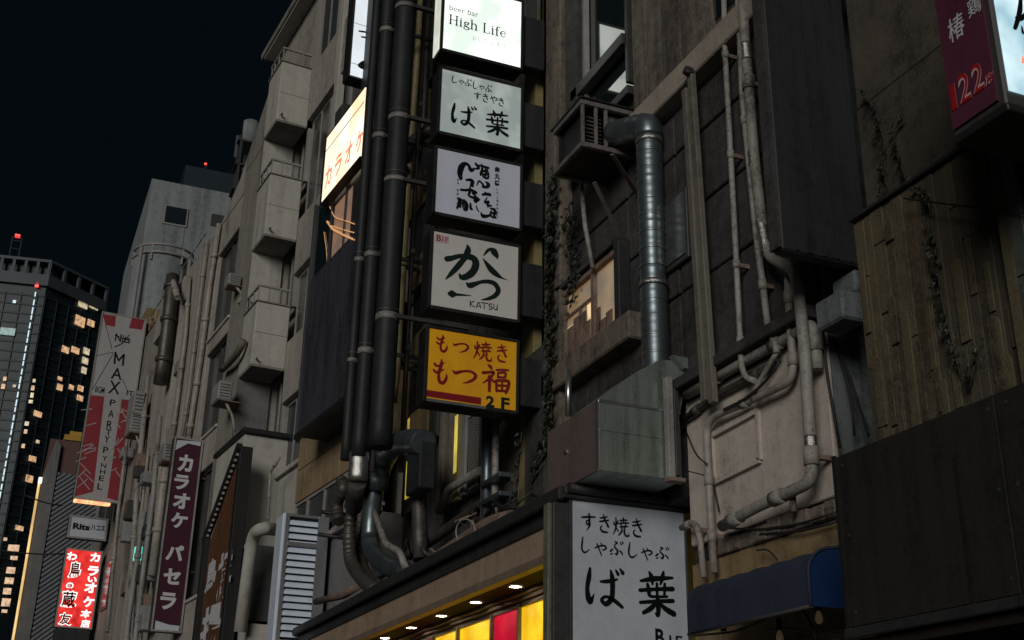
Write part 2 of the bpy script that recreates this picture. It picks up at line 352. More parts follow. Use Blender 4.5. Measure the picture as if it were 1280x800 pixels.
G = {
 'ba': [[(.10,.03,.05),(.07,.25,.10),(.02,.55,.09),(.05,.82,.12),(.11,.90,.10),(.20,.70,.02)],
        [(.38,.36,.05),(.60,.33,.08),(.84,.26,.04)],
        [(.66,.04,.04),(.70,.25,.11),(.70,.60,.11),(.66,.80,.10),(.52,.93,.10),(.40,.84,.07),(.52,.74,.06),(.74,.82,.09),(.96,.98,.07)],
        [(.80,.02,.04),(.86,.12,.08)], [(.92,-.02,.04),(.99,.08,.09)]],
 'ha': [[(.05,.24,.05),(.45,.16,.10),(.95,.10,.05)], [(.30,.02,.05),(.36,.14,.10),(.38,.30,.04)], [(.70,-.02,.05),(.66,.12,.09),(.60,.28,.04)],
        [(.02,.46,.07),(.5,.40,.07),(.95,.36,.09)], [(.24,.30,.06),(.27,.45,.09),(.30,.57,.06),(.55,.57,.05),(.78,.55,.05)], [(.50,.27,.06),(.50,.56,.06)], [(.72,.26,.06),(.70,.54,.06)],
        [(.02,.74,.06),(.5,.68,.07),(.94,.64,.08)], [(.50,.56,.08),(.52,.8,.10),(.50,1.0,.08),(.42,.95,.02)], [(.46,.72,.08),(.30,.86,.09),(.10,.97,.07)], [(.56,.72,.05),(.72,.84,.10),(.95,.94,.11)]],
 'mo': [[(.55,.0,.04),(.52,.22,.13),(.38,.60,.11),(.45,.90,.13),(.72,.93,.13),(.92,.72,.10),(.90,.56,.03)],
        [(.06,.22,.10),(.22,.30,.09),(.48,.24,.07),(.70,.14,.05)], [(.02,.48,.09),(.20,.56,.10),(.45,.50,.07),(.68,.40,.05)]],
 'tsu': [[(.0,.20,.05),(.12,.34,.13),(.40,.16,.10),(.75,.08,.10),(.97,.30,.13),(.88,.62,.12),(.66,.86,.08),(.44,.98,.03)]],
 'fuku': [[(.20,.0,.06),(.28,.06,.10),(.33,.13,.05)], [(.0,.32,.09),(.20,.28,.08),(.40,.24,.08),(.28,.46,.07),(.02,.70,.04)], [(.24,.42,.09),(.25,.70,.10),(.25,.98,.08)], [(.30,.50,.06),(.42,.60,.08)],
          [(.50,.14,.06),(.72,.10,.07),(.95,.08,.06)], [(.56,.24,.06),(.56,.42,.06)], [(.56,.24,.06),(.84,.20,.07),(.82,.38,.07)], [(.58,.40,.06),(.82,.38,.06)],
          [(.50,.54,.07),(.52,.93,.08)], [(.50,.54,.07),(.78,.50,.08),(.97,.52,.09),(.93,.80,.09),(.86,.96,.07)], [(.54,.72,.06),(.90,.68,.06)], [(.72,.52,.06),(.72,.88,.06)], [(.54,.92,.06),(.88,.88,.07)]],
 'shi': [[(.25,.0,.08),(.16,.35,.12),(.12,.75,.12),(.35,.97,.12),(.70,.90,.09),(1.0,.72,.03)]],
 'su': [[(.0,.26,.08),(.45,.20,.11),(1.0,.16,.07)], [(.55,.0,.09),(.57,.35,.12),(.52,.62,.11),(.35,.60,.08),(.38,.42,.07),(.55,.46,.08),(.58,.70,.10),(.35,1.0,.03)]],
 'ki': [[(.08,.22,.07),(.45,.18,.10),(.82,.10,.05)], [(.04,.42,.08),(.5,.36,.10),(.95,.28,.06)], [(.42,.0,.06),(.55,.30,.12),(.88,.66,.10),(.74,.64,.05)], [(.28,.62,.04),(.12,.78,.09),(.30,.96,.12),(.80,.98,.08)]],
 'ya': [[(.0,.42,.10),(.35,.26,.10),(.80,.18,.12),(.98,.34,.12),(.76,.54,.09),(.58,.52,.04)], [(.50,.0,.08),(.60,.10,.08)], [(.16,.08,.10),(.34,.50,.11),(.56,1.0,.08)]],
 'bu': [[(.36,.04,.06),(.54,.12,.10),(.40,.22,.06),(.36,.40,.09),(.56,.62,.11),(.50,.86,.11),(.34,.80,.04)], [(.0,.72,.07),(.12,.62,.10),(.24,.52,.04)], [(.02,.90,.05),(.16,.84,.08)], [(.70,.60,.06),(.86,.72,.10),(.92,.86,.06)], [(.76,.06,.05),(.84,.20,.09)], [(.90,-.02,.05),(.98,.12,.09)]],
 'yaki': [[(.06,.26,.05),(.10,.42,.09)], [(.34,.18,.05),(.28,.36,.08)], [(.20,.04,.06),(.21,.40,.09),(.15,.70,.07),(.0,.96,.03)], [(.22,.56,.05),(.33,.76,.07)],
          [(.46,.16,.06),(.72,.12,.07),(.92,.10,.05)], [(.68,.0,.06),(.67,.26,.07)], [(.38,.34,.06),(.70,.28,.06),(1.0,.26,.06)], [(.54,.24,.05),(.52,.44,.06)], [(.80,.20,.05),(.82,.40,.06)], [(.44,.52,.05),(.70,.47,.07),(.94,.45,.06)],
          [(.58,.52,.06),(.54,.76,.08),(.34,.98,.04)], [(.74,.50,.06),(.72,.80,.09),(.82,.96,.09),(1.0,.94,.06),(1.0,.78,.02)]],
}
def serif_word(face, word, x0, y0, x1, y1):
    """light high-contrast roman letters, unit cap height"""
    T, N = .085, .03
    D = {
     'H': (.86, [[(.16,0,T),(.16,1,T)], [(.68,0,T),(.68,1,T)], [(.16,.5,N),(.68,.5,N)], [(.04,0,N),(.28,0,N)], [(.04,1,N),(.28,1,N)], [(.56,0,N),(.8,0,N)], [(.56,1,N),(.8,1,N)]]),
     'i': (.36, [[(.17,.36,T),(.17,1,T)], [(.06,1,N),(.28,1,N)], [(.06,.38,N),(.17,.36,N)], [(.16,.14,T),(.18,.17,T)]]),
     'g': (.60, [[(.28,.36,N),(.12,.52,T),(.28,.70,N),(.44,.52,T),(.28,.36,N)], [(.40,.42,N),(.54,.38,N)], [(.18,.70,N),(.10,.82,T*.7),(.36,.90,T),(.52,1.06,T*.8),(.28,1.22,N),(.06,1.1,T*.7),(.16,.94,N)]]),
     'h': (.66, [[(.14,0,T),(.14,1,T)], [(.14,.50,N),(.34,.36,N*1.5),(.50,.48,T),(.50,1,T)], [(.03,1,N),(.26,1,N)], [(.40,1,N),(.62,1,N)], [(.03,.02,N),(.14,0,N)]]),
     'L': (.70, [[(.16,0,T),(.16,1,T)], [(.04,0,N),(.30,0,N)], [(.04,1,N),(.58,1,N),(.62,.76,N)]]),
     'f': (.42, [[(.42,.06,T),(.30,0,N),(.18,.16,T),(.18,1,T)], [(.04,.37,N),(.36,.37,N)], [(.06,1,N),(.32,1,N)]]),
     'e': (.56, [[(.08,.64,N),(.48,.64,N),(.42,.42,N*1.5),(.26,.36,N),(.08,.66,T),(.26,1.0,N*1.3),(.48,.86,N)]]),
     ' ': (.40, [])}
    tot = sum(D[c][0] for c in word); out = []; x = 0
    for c in word:
        for st in D[c][1]: out.append([((x+px)/tot, py/1.22, w_*1.1+.02) for px, py, w_ in st])
        x += D[c][0]
    u0, v0 = face.uv(x0, y0); u1, _ = face.uv(x1, y0); _, v1 = face.uv(x0, y1); s = abs(v1-v0)
    return [[(u0+(u1-u0)*a, v0+(v1-v0)*b, w_*s) for a, b, w_ in st] for st in out]
_tm = {}
def glyph_mesh(txt, off):
    k = (txt, off)
    if k not in _tm:
        cu = bpy.data.curves.new('lettering', 'FONT'); cu.body = txt; cu.offset = off; cu.resolution_u = 3
        o = bpy.data.objects.new('lettering', cu); me = o.to_mesh()
        _tm[k] = ([v.co.copy() for v in me.vertices], [list(p.vertices) for p in me.polygons])
        o.to_mesh_clear(); bpy.data.objects.remove(o); bpy.data.curves.remove(cu)
    return _tm[k]
def put_text(mb, face, txt, x0, y0, x1, y1, off=.02, d=.004, wob=0., uvbox=None):
    """built-in font lettering fitted to a crop box"""
    vs, fs = glyph_mesh(txt, off)
    if not vs: return
    a0 = min(v.x for v in vs); a1 = max(v.x for v in vs); b0 = min(v.y for v in vs); b1 = max(v.y for v in vs)
    if uvbox: u0, v0, u1, v1 = uvbox
    else:
        xm, ym = (x0+x1)/2, (y0+y1)/2
        u0, _ = face.uv(x0, ym); u1, _ = face.uv(x1, ym); _, v0 = face.uv(xm, y0); _, v1 = face.uv(xm, y1)
    q = []
    for v in vs:
        s = (v.x-a0)/(a1-a0 or 1); t = (b1-v.y)/(b1-b0 or 1)
        if wob: s += math.sin(t*9+v.x*3)*wob; t += math.sin(s*8+v.x*2)*wob
        q.append(face.p3(u0+(u1-u0)*s, v0+(v1-v0)*t, d))
    mb.add(q, fs)
def quad_on(mb, face, pts, d=.003):
    q = [face.p3(*face.uv(x, y), d) for x, y in pts]; mb.add(q, [list(range(len(q)))])

# ================================================================== GROUND
struct('ground', 'asphalt', (-400, 400, -300, 300, -.3, -.012))
struct('road', 'asphalt', (-300, 60, -4.2, 3.6, -.01, 0))
struct('pavement', 'paving', (-300, 60, 3.6, 40, -.01, .12))
struct('pavement', 'paving', (-300, 60, -9, -4.2, -.01, .12))
for i in range(7):
    struct('lane_marking', 'white_print', (-60+i*9, -57+i*9, -.38, -.26, .001, .005))

# ================================================================== MAIN OLD BUILDING
def X(px, py, y, fr=M): return fr.at(px, py, 1, y).x
def Z(px, py, y, fr=M): return fr.at(px, py, 1, y).z
MBD = thing('old_concrete_building', 'dark stained concrete building hung with pipes and ducts in the middle of the street', 'building', (-14, 7, 0))
MB().box(-19.4, -7.74, 6.06, 15, 4.5, 24).make('wall', 'conc_dark', MBD)
box('lower_wall', 'conc_dark', MBD, (-9.97, -7.74, 6.06, 15, 0, 4.497)); box('recessed_wall', 'conc_dark', MBD, (-19.4, -9.975, 6.6, 15, 0, 4.497))
box('side_wall', 'bluewall', MBD, (-7.735, -7.69, 6.06, 14, 0, 16))
zb0 = Z(860, 101, 5.84); zb1 = zb0+.30
# lower pipe wall
box('plaster_wall', 'pipewall', MBD, (-9.95, -7.69, 6.0, 6.055, 3.98, 5.42), bevel=.01)
box('yellow_wall', 'yellowwall', MBD, (-9.95, -7.69, 6.0, 6.055, 0.1, 3.80), bevel=.01)
# crumbling trim, broken into lengths
xx = -9.6
while xx < -7.75:
    l = random.uniform(.16, .3); d = random.uniform(.03, .07)
    box('trim_block', 'trim', MBD, (xx, min(xx+l-.006, -7.69), 6.0-d, 6.05, 3.80, 3.93+random.uniform(.0, .04)), bevel=.012); xx += l
# framed panel on the plaster wall
a = M.at(893, 603, 1, 5.975); b = M.at(950, 575, 1, 5.975); c = M.at(947, 513, 1, 5.975); d_ = M.at(889, 545, 1, 5.975)
for p, q in ((a, b), (b, c), (c, d_), (d_, a)): MB().bar(p, q, .035, .05).make('panel_moulding', 'pipewall', MBD)
# panels of dark concrete between the storeys
cols = [-15.6, -14.4, -13.25, -12.15, -11.05, -9.95, -8.85, -7.72]; rows = [5.62, 6.62, 7.45, 8.27, zb0-.04]
box('lower_ledge', 'conc_dark', MBD, (-11.5, -7.69, 5.80, 6.05, 5.50, 5.61), bevel=.01)
for i in range(7):
    for j in range(4):
        box('concrete_panel', 'conc_dark', MBD, (cols[i]+.015, cols[i+1]-.015, 6.0-random.uniform(0, .012), 6.058, rows[j]+.015, rows[j+1]-.015), bevel=.012)
# upper projecting storey
xw = X(788, 60, 5.86)
box('floor_band', 'band', MBD, (xw-.05, -6.6, 5.82, 6.055, zb0, zb1), bevel=.015)
rw = random.Random(3); x0 = xw
while x0 < -7.2:
    l = rw.uniform(.28, .5); x1 = min(x0+l, -7.1)
    if not (X(880, 15, 5.88) < x0+.1 < X(905, 15, 5.88)):
        box('upper_wall_slab', 'conc_brown', MBD, (x0+.004, x1-.004, 5.87+rw.uniform(0, .02), 6.055, zb1+.003, 15), bevel=.012)
    x0 = x1
wl, wr = X(880, 15, 5.88), X(914, 15, 5.88)
box('upper_wall_slab', 'conc_brown', MBD, (wl-.4, wr+.3, 5.895, 6.055, zb1+.003, zb1+.12), bevel=.012)
f = box('window', 'frame_dark', MBD, (wl-.2, wr+.2, 5.93, 6.05, zb1+.13, zb1+1.4)); box('pane', 'glass', f, (wl-.1, wr+.1, 5.915, 5.928, zb1+.2, zb1+1.33))
# pilasters
for (p0, p1, y, m, zb_) in ((680, 700, 5.86, 'pilaster', 4.62), (706, 722, 5.86, 'conc_dark', 9.2)):
    box('pilaster', m, MBD, (X(p0, 350, y), X(p1, 350, y), y, 6.055, zb_, 20), bevel=.02)
box('pilaster', 'conc_dark', MBD, (X(655, 560, 5.78), X(680, 560, 5.78), 5.78, 6.05, 4.62, 7.1), bevel=.03)
# big window mirroring the sign, with its heavy transom
wx0, wx1 = X(727, 60, 5.99), X(789, 60, 5.99); wz0 = Z(770, 124, 5.99)-.05; wzt = Z(755, 76, 5.9)
f = MB().box(wx0-.09, wx0, 5.90, 6.05, wz0, 15).box(wx1-.0, wx1+.06, 5.90, 6.05, wz0, 15).box(wx0, wx1, 5.92, 6.05, wz0-.12, wz0).make('window_frame', 'frame_dark', MBD, .008)
box('pane', 'glass', f, (wx0, wx1, 6.02, 6.04, wz0, 15))
MB().box(wx0-.09, wx1, 5.86, 5.99, wzt-.10, wzt+.06).make('transom', 'frame_dark', f, .008)
MB().box(wx0+.12, wx0+.2, 5.94, 6.01, wz0, 15).make('mullion', 'frame_grey', f, .004)
box('sash_rail', 'frame_dark', f, (wx0+.2, wx1, 5.98, 6.018, wzt-.05, wzt))
# small warm lit window with shutter and sill
a = M.at(706, 410, 1, 5.95); b = M.at(772, 350, 1, 5.95); zt = Z(740, 345, 5.95); zl = Z(740, 425, 5.95)
f = MB().box(a.x-.07, b.x+.07, 5.90, 6.0, zl-.06, zl).box(a.x-.07, b.x+.07, 5.90, 6.0, zt, zt+.06).box(a.x-.07, a.x, 5.905, 6.0, zl, zt).box(b.x, b.x+.07, 5.905, 6.0, zl, zt)\
    .box((a.x+b.x)/2+.1, (a.x+b.x)/2+.17, 5.91, 6.0, zl, zt).box(a.x, (a.x+b.x)/2+.1, 5.93, 5.955, zl+.62*(zt-zl), zl+.66*(zt-zl)).box(a.x+.45, a.x+.49, 5.93, 5.955, zl, zl+.62*(zt-zl)).make('small_window_frame', 'rusty', MBD)
box('pane', 'win_warm', f, (a.x, b.x, 5.965, 5.985, zl+.002, zt-.002))
for u_, v_, w2, h2 in ((.06, .10, .22, .30), (.30, .22, .16, .16), (.62, .30, .14, .20)): box('window_bright_spot', 'win_hot', f, (a.x+u_, a.x+u_+w2, 5.958, 5.963, zl+v_, zl+v_+h2))  # brighter spots of the window glow, added as emissive patches
rr = random.Random(5)
for k in range(7):
    u = a.x+.08+k*(b.x-a.x-.2)/7
    box('shelf_silhouette', 'rusty', f, (u, u+.1+rr.random()*.1, 5.945, 5.96, zl+.02, zl+.12+rr.random()*.35))
box('shutter_box', 'darkbox', MBD, (b.x+.09, b.x+.22, 5.85, 6.0, zl-.1, zt+.12), bevel=.01)
box('window_sill', 'pilaster', MBD, (a.x-.35, b.x+.55, 5.78, 6.05, zl-.42, zl-.10), bevel=.02)
box('window_hood', 'conc_dark', MBD, (a.x-.1, b.x+.1, 5.86, 6.05, zt+.10, zt+.17), bevel=.01)
# window right of the round duct
p, q = M.at(832, 345, 1, 5.97), M.at(858, 262, 1, 5.97)
f = box('window', 'frame_dark', MBD, (p.x-.25, q.x+.05, 5.94, 5.99, p.z-.0, q.z+.25), bevel=.01)
box('pane', 'glass_dim', f, (p.x-.18, q.x, 5.925, 5.938, p.z+.06, q.z+.2))
# deep dark projecting sheet-metal shaft at the building's corner
DSH = thing('dark_metal_shaft', 'tall dark sheet metal shaft at the right corner of the old building', 'duct', (-7.2, 5.6, 5.7))
box('body', 'darkbox', DSH, (X(957, 200, 5.2), -7.08, 5.2, 6.055, 5.72, 16), bevel=.02)
box('edge_strip', 'conc_dark', DSH, (-7.2, -7.075, 5.17, 5.195, 5.74, 16))
for k in range(6): box('seam', 'darkbox', DSH, (-7.079, -7.068, 5.2+.13*(k+1), 5.225+.13*(k+1), 5.74, 16))
MB().box(-7.45, -7.1, 5.75, 6.0, 5.25, 5.5).box(-7.4, -7.1, 5.9, 6.05, 5.5, 5.7).make('meter_cabinet', 'bluewall', None, .02, label='grey cabinet tucked under the dark shaft at the building corner', cat='cabinet')

# alcove behind the ducts and the sign stack
aw = MBD
def vstrip(name, mat, pl, pr, py0, py1, y, th=.05, bevel=.006, parent=None):
    x0, x1 = X(pl, (py0+py1)/2, y), X(pr, (py0+py1)/2, y); xm = (pl+pr)/2
    return box(name, mat, parent or aw, (x0, x1, y, y+th, Z(xm, py1, y), Z(xm, py0, y)), bevel=bevel)
f = vstrip('yellow_window', 'frame_dark', 505, 546, 508, 560, 5.93); vstrip('pane', 'win_yel2', 509, 534, 514, 553, 5.915, .01, 0, f)
f = vstrip('slit_window', 'frame_dark', 503, 516, 570, 640, 5.90); vstrip('pane', 'win_yel2', 507, 512, 576, 622, 5.885, .01, 0, f)
for pl, pr, t, bt, m in ((548, 553, 505, 640, 'pilaster'), (556, 561, 508, 636, 'pilaster'), (566, 573, 512, 625, 'ygpipe'), (576, 581, 516, 618, 'frame_grey'), (584, 598, 518, 612, 'louver'), (600, 606, 520, 606, 'frame_dark'), (625, 648, 520, 640, 'pilaster')):
    vstrip('wall_strip', m, pl, pr, t, bt, 5.88, .08)
vstrip('slit_window', 'win_yel2', 567.5, 571, 520, 590, 5.872, .006, 0)
for k in range(26):
    vstrip('louvre_blade', 'frame_grey', 585, 597, 522+k*3.4, 524+k*3.4, 5.865, .012, 0)
# upper alcove: windows, yellow wall segments glimpsed between the sign brackets
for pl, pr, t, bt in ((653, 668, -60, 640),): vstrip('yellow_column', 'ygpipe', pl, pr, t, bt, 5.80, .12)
for (t, bt) in ((30, 120), (150, 240), (262, 330)):
    f = vstrip('window', 'frame_dark', 508, 540, t, bt, 5.95, .06); vstrip('pane', 'glass_dim', 512, 536, t+6, bt-6, 5.935, .01, 0, f)
for k in range(5): vstrip('yellow_panel', 'yellowwall', 512, 534, 130+k*95, 130+k*95+36, 5.90, .05)
vstrip('window_strip', 'greenpanel', 655, 672, -30, 36, 5.70, .05)

# ================================================================== SHOP FRONT AND CANOPY
SH = thing('shop_canopy', 'long dark canopy over the lit shop front with warm beige fascia and soffit', 'canopy', (-16, 5.5, 3.9))
cx0, cx1 = -24.2, -10.62
box('roof_edge', 'canopy_edge', SH, (cx0, -10.50, 4.93, 6.03, 4.50, 4.60), bevel=.02)
box('gutter', 'canopy_edge', SH, (cx0, -10.50, 4.86, 4.925, 4.44, 4.58), bevel=.015)
for k in range(6):
    xa = cx0+(cx1-cx0)*k/6; xb = cx0+(cx1-cx0)*(k+1)/6
    box('fascia_board', 'fascia', SH, (xa+.004, xb-.004, 5.0, 5.04, 4.02, 4.43))
    box('flashing', 'canopy_edge', SH, (xa+.002, xb-.002, 4.97, 4.996, 4.30, 4.44))
    box('warm_trim', 'brass', SH, (xa, xb-.002, 4.975, 5.10, 3.93, 4.015), bevel=.004)
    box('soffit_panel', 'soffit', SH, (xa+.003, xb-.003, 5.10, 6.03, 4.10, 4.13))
for k in range(11):
    x = -10.75-1.31*k
    if x < cx0+.4: break
    dl = thing('downlight', 'round white downlight in the canopy soffit, %s' % ['hard against the dark end post', 'second along from the end post', 'third along from the post', 'fourth along from the end post', 'fifth along from the end post', 'sixth from the end post', 'seventh from the end post', 'eighth from the end post', 'ninth from the end post', 'tenth from the end post', 'last of the row'][k], 'downlight', (x, 5.62, 4.09), group='downlights in the canopy soffit')
    n = 20; ring = lambda r, z: [(x+math.cos(2*math.pi*i/n)*r, 5.62+math.sin(2*math.pi*i/n)*r, z) for i in range(n)]
    MB().add(ring(.075, 4.092), [list(range(n))[::-1]]).make('lens', 'lamp', dl)
    MB().add(ring(.075, 4.086)+ring(.098, 4.086)+ring(.098, 4.099), [(i, (i+1) % n, n+(i+1) % n, n+i) for i in range(n)]+[(n+i, n+(i+1) % n, 2*n+(i+1) % n, 2*n+i) for i in range(n)]).make('trim_ring', 'frame_grey', dl)
# glazed shop front
SF = thing('glazed_shop_front', 'glazed shop front with glowing yellow and red panels under the canopy', 'shop front', (-16, 6, 0))
gy = 5.92
for k, z in enumerate((4.085, 4.035, 3.985)):
    box('head_rail', 'brass', SF, (cx0, -10.7, gy-.12+.05*k, gy-.04+.05*k, z-.03+.0, z+.012), bevel=.004)
xs = [X(p, 770, gy) for p in (760, 712, 687, 652, 618, 576, 540)]
xm = [-10.8, X(652, 770, gy), X(618, 775, gy), X(575, 790, gy)]
x = xm[-1]; stepx = 1.02
while x > cx0+1: x -= stepx; xm.append(x)
colr = ['win_yellow', 'win_red', 'win_yellow', 'win_yellow', 'win_red', 'win_yellow', 'win_yellow', 'win_red', 'win_yellow', 'win_yellow', 'win_red', 'win_yellow', 'win_yellow', 'win_yellow', 'win_yellow']
for k in range(len(xm)-1):
    a_, b_ = sorted((xm[k], xm[k+1]))
    f = MB().box(b_-.04, b_+.0, gy-.05, gy+.05, .15, 3.97).box(a_+.0, b_-.042, gy-.03, gy+.05, 3.94, 3.97).make('panel_frame', 'brass', SF)
    box('glowing_panel', colr[k], f, (a_+.003, b_-.045, gy, gy+.02, .3, 3.935))
box('end_post', 'conduit', SF, (-10.74, -10.62, 4.80, 4.95, .15, 4.43), bevel=.01)
box('end_post', 'frame_dark', SF, (-10.615, -10.56, 4.83, 5.0, .15, 4.43), bevel=.01)

# ================================================================== RIGHT HAND: CLAD BUILDING
CB = thing('clad_building', 'low building clad in weathered brown boards at the right edge, ivy climbing it', 'building', (-3.5, 6, 0))
box('wall', 'blackboard', CB, (-5.97, 6, 5.04, 6.0, 0, 5.36))
rc = random.Random(11); x = -5.99
while x < 3:
    wd = rc.uniform(.07, .16); n_ = rc.choice((1, 2, 2, 3)); zs = [3.2]+sorted(rc.uniform(3.6, 5.2) for _ in range(n_-1))+[5.40]
    for z0, z1 in zip(zs, zs[1:]):
        box('board', rc.choice(('clad', 'clad', 'clad2')), CB, (x+.002, x+wd-.006, 5.0+rc.uniform(0, .010), 5.036, z0+.004, z1-.003), bevel=.004)
    x += wd
# torn patches of lighter board, proud of the rest
for (px, py, w_, h_) in ((1093, 455, .10, .42), (1112, 375, .07, .3), (1128, 395, .08, .9), (1193, 330, .08, .5), (1240, 405, .10, .33), (1252, 455, .14, .2), (1222, 205, .12, .16), (1176, 480, .07, .3), (1108, 280, .08, .12), (1145, 430, .05, .5), (1207, 300, .05, .35), (1104, 420, .05, .6), (1075, 330, .05, .5), (1186, 420, .06, .45), (1150, 330, .05, .7), (1230, 330, .05, .3), (1118, 470, .06, .4), (1168, 455, .05, .3), (1262, 380, .08, .25)):
    p = M.at(px, py, 1, 4.98); o = MB()
    n = 8; poly = [(p.x-w_/2, p.z-h_), (p.x+w_/2, p.z-h_)]+[(p.x+w_/2*math.cos(math.pi*i/n), p.z+w_*.45*math.sin(math.pi*i/n)) for i in range(n+1)]
    o.prism([(a_, b_) for a_, b_ in poly], 1, 4.986+rc.uniform(0, .006), 4.9992).make('torn_board', 'clad2', CB, .003)
box('roof_flashing', 'canopy_edge', CB, (-5.99, 6, 4.965, 5.3, 5.402, 5.43), bevel=.005)
UW = thing('upper_right_building', 'mouldy dark concrete wall rising behind the brown boards', 'building', (-4, 7, 5.4))
for i, (xa, xb) in enumerate(((-7.075, -5.6), (-5.59, -4.1), (-4.09, 2))):
    for j, (za, zb) in enumerate(((5.44, 7.2), (7.21, 9.6), (9.61, 16))):
        box('wall_slab', 'ivywall' if i == 0 else 'blackboard', UW, (xa, xb, 6.07+.01*((i+j) % 2), 14, za, zb), bevel=.01)
# tall green-grey boards beside the sign
TB = thing('board_fence_strip', 'tall greenish grey strip of jointed panels right of the brown boards', 'cladding', (-4.3, 4.95, 3.6))
xa, xb, xc = X(1236, 200, 4.94), X(1250, 200, 4.94), X(1268, 200, 4.94)
MB().box(xa, xb, 4.93, 4.96, 3.4, 5.46).make('edge_board', 'clad2', TB, .004)
for k in range(4): box('panel', 'greenpanel', TB, (xb+.004, xc, 4.925, 4.96, 3.4+.5*k+.004, 3.9+.5*k-.004), bevel=.004)
# black board box below
BB = thing('black_signboard', 'large plain black board projecting over the pavement at the lower right corner', 'signboard', (-4, 5, 2.6))
bx = -5.9
box('board', 'blackboard', BB, (bx, 2, 4.6, 5.2, 2.60, 3.66), bevel=.006)
for k in range(4):
    box('panel_sheet', 'blackboard', BB, (bx+.02+1.35*k, bx+1.355+1.35*k, 4.592, 4.599, 2.63, 3.645), bevel=.002)
    for sx_, sz_ in ((.06, 2.70), (.06, 3.15), (.06, 3.58), (1.28, 2.70), (1.28, 3.15), (1.28, 3.58)): box('screw', 'frame_dark', BB, (bx+.02+1.35*k+sx_, bx+.04+1.35*k+sx_, 4.588, 4.591, sz_, sz_+.02))
box('side_lip', 'black', BB, (bx-.004, bx+.03, 4.585, 4.598, 2.60, 3.665))
box('bottom_rail', 'canopy_edge', BB, (bx, 2, 4.56, 4.597, 2.56, 2.62), bevel=.008)
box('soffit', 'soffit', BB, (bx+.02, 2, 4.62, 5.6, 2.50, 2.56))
box('drip_edge', 'soffit', BB, (-4.88, -4.85, 4.585, 4.598, 2.62, 3.4))


# ================================================================== STACK OF PROJECTING SIGNS
SX = -12.96
def stack_sign(name, label, px, mat, side='signframe', fw_=.035, thick=.30):
    """px: four corners of the lit face in the photo (TL, TR, BR, BL)"""
    c = [M.at(x, y, 0, SX) for x, y in px]
    y0 = (c[0].y+c[3].y)/2; y1 = (c[1].y+c[2].y)/2; z1 = (c[0].z+c[1].z)/2; z0 = (c[2].z+c[3].z)/2
    t = thing(name, label, 'sign', (SX-thick/2, (y0+y1)/2, z0-.05), group='stack of projecting box signs')
    xb = SX-thick; g = fw_
    MB().box(xb, SX-.015, y0-g, y1+g, z0-g-.01, z1+g).make('casing', 'signframe', t, .008)
    MB().box(SX-.013, SX+.014, y0-g-.004, y0, z0-g, z1+g).box(SX-.013, SX+.014, y1, y1+g+.004, z0-g, z1+g).box(SX-.013, SX+.012, y0+.001, y1-.001, z1, z1+g+.003).box(SX-.013, SX+.012, y0+.001, y1-.001, z0-g-.013, z0).make('frame', 'signframe', t, .003)
    box('board', mat, t, (SX-.012, SX, y0, y1, z0, z1))
    MB().box(xb+.03, SX-.06, y1+g+.006, 5.80, z0+.1, z1-.16).make('bracket_box', 'darkbox', t, .01)
    MB().bar((SX-.15, (y0+y1)/2, z1+g), (SX-.15, (y0+y1)/2, z1+g+.09), .035).make('spacer', 'signframe', t)
    if side != 'signframe': box('lit_edge', side, t, (xb+.03, SX-.03, y0-g-.012, y0-g-.002, z0, z1))
    return t, (y0, y1, z0, z1)
FK = lambda ox, oy, sc, val=SX: Face(M, 0, val, ox, oy, sc)
# 1 beer bar
t, d = stack_sign('box_sign', 'topmost brightly lit white box sign reading beer bar High Life', [(557, -22), (652, 2), (650, 84), (553, 61)], 'sign_lit', 'sign_lit_side')
F = FK(535, 0, 4.444); mb = MB(); brush(mb, F, serif_word(F, 'High Life', 116, 80, 434, 142)); mb.make('lettering', 'ink', t)
mb = MB(); put_text(mb, F, 'beer bar', 118, 46, 280, 76, -.004); mb.make('small_lettering', 'ink_grey', t)
mb = MB(); put_text(mb, F, 'お い で  い ま せ', 246, 222, 430, 246, -.012); mb.make('small_lettering', 'ink_light', t)
# 2 shabu shabu
t, d = stack_sign('box_sign', 'pale green lit box sign second from the top with brushed black hiragana', [(552, 86), (651, 110), (650, 187), (550, 163)], 'sign_green')
F = FK(535, 0, 4.444); mb = MB()
for g, b in (('shi', (130,422,162,462)), ('ya', (170,444,200,472)), ('bu', (205,440,243,484)), ('shi', (248,452,274,495)), ('ya', (283,474,312,503)), ('bu', (318,472,355,516)), ('su', (255,515,292,556)), ('ki', (303,520,335,568)), ('ya', (345,535,385,576)), ('ki', (390,542,422,590)), ('ba', (132,583,265,700)), ('ha', (322,618,447,750))):
    brush(mb, F, norm_strokes(F, G[g], *b))
mb.make('lettering', 'ink', t)
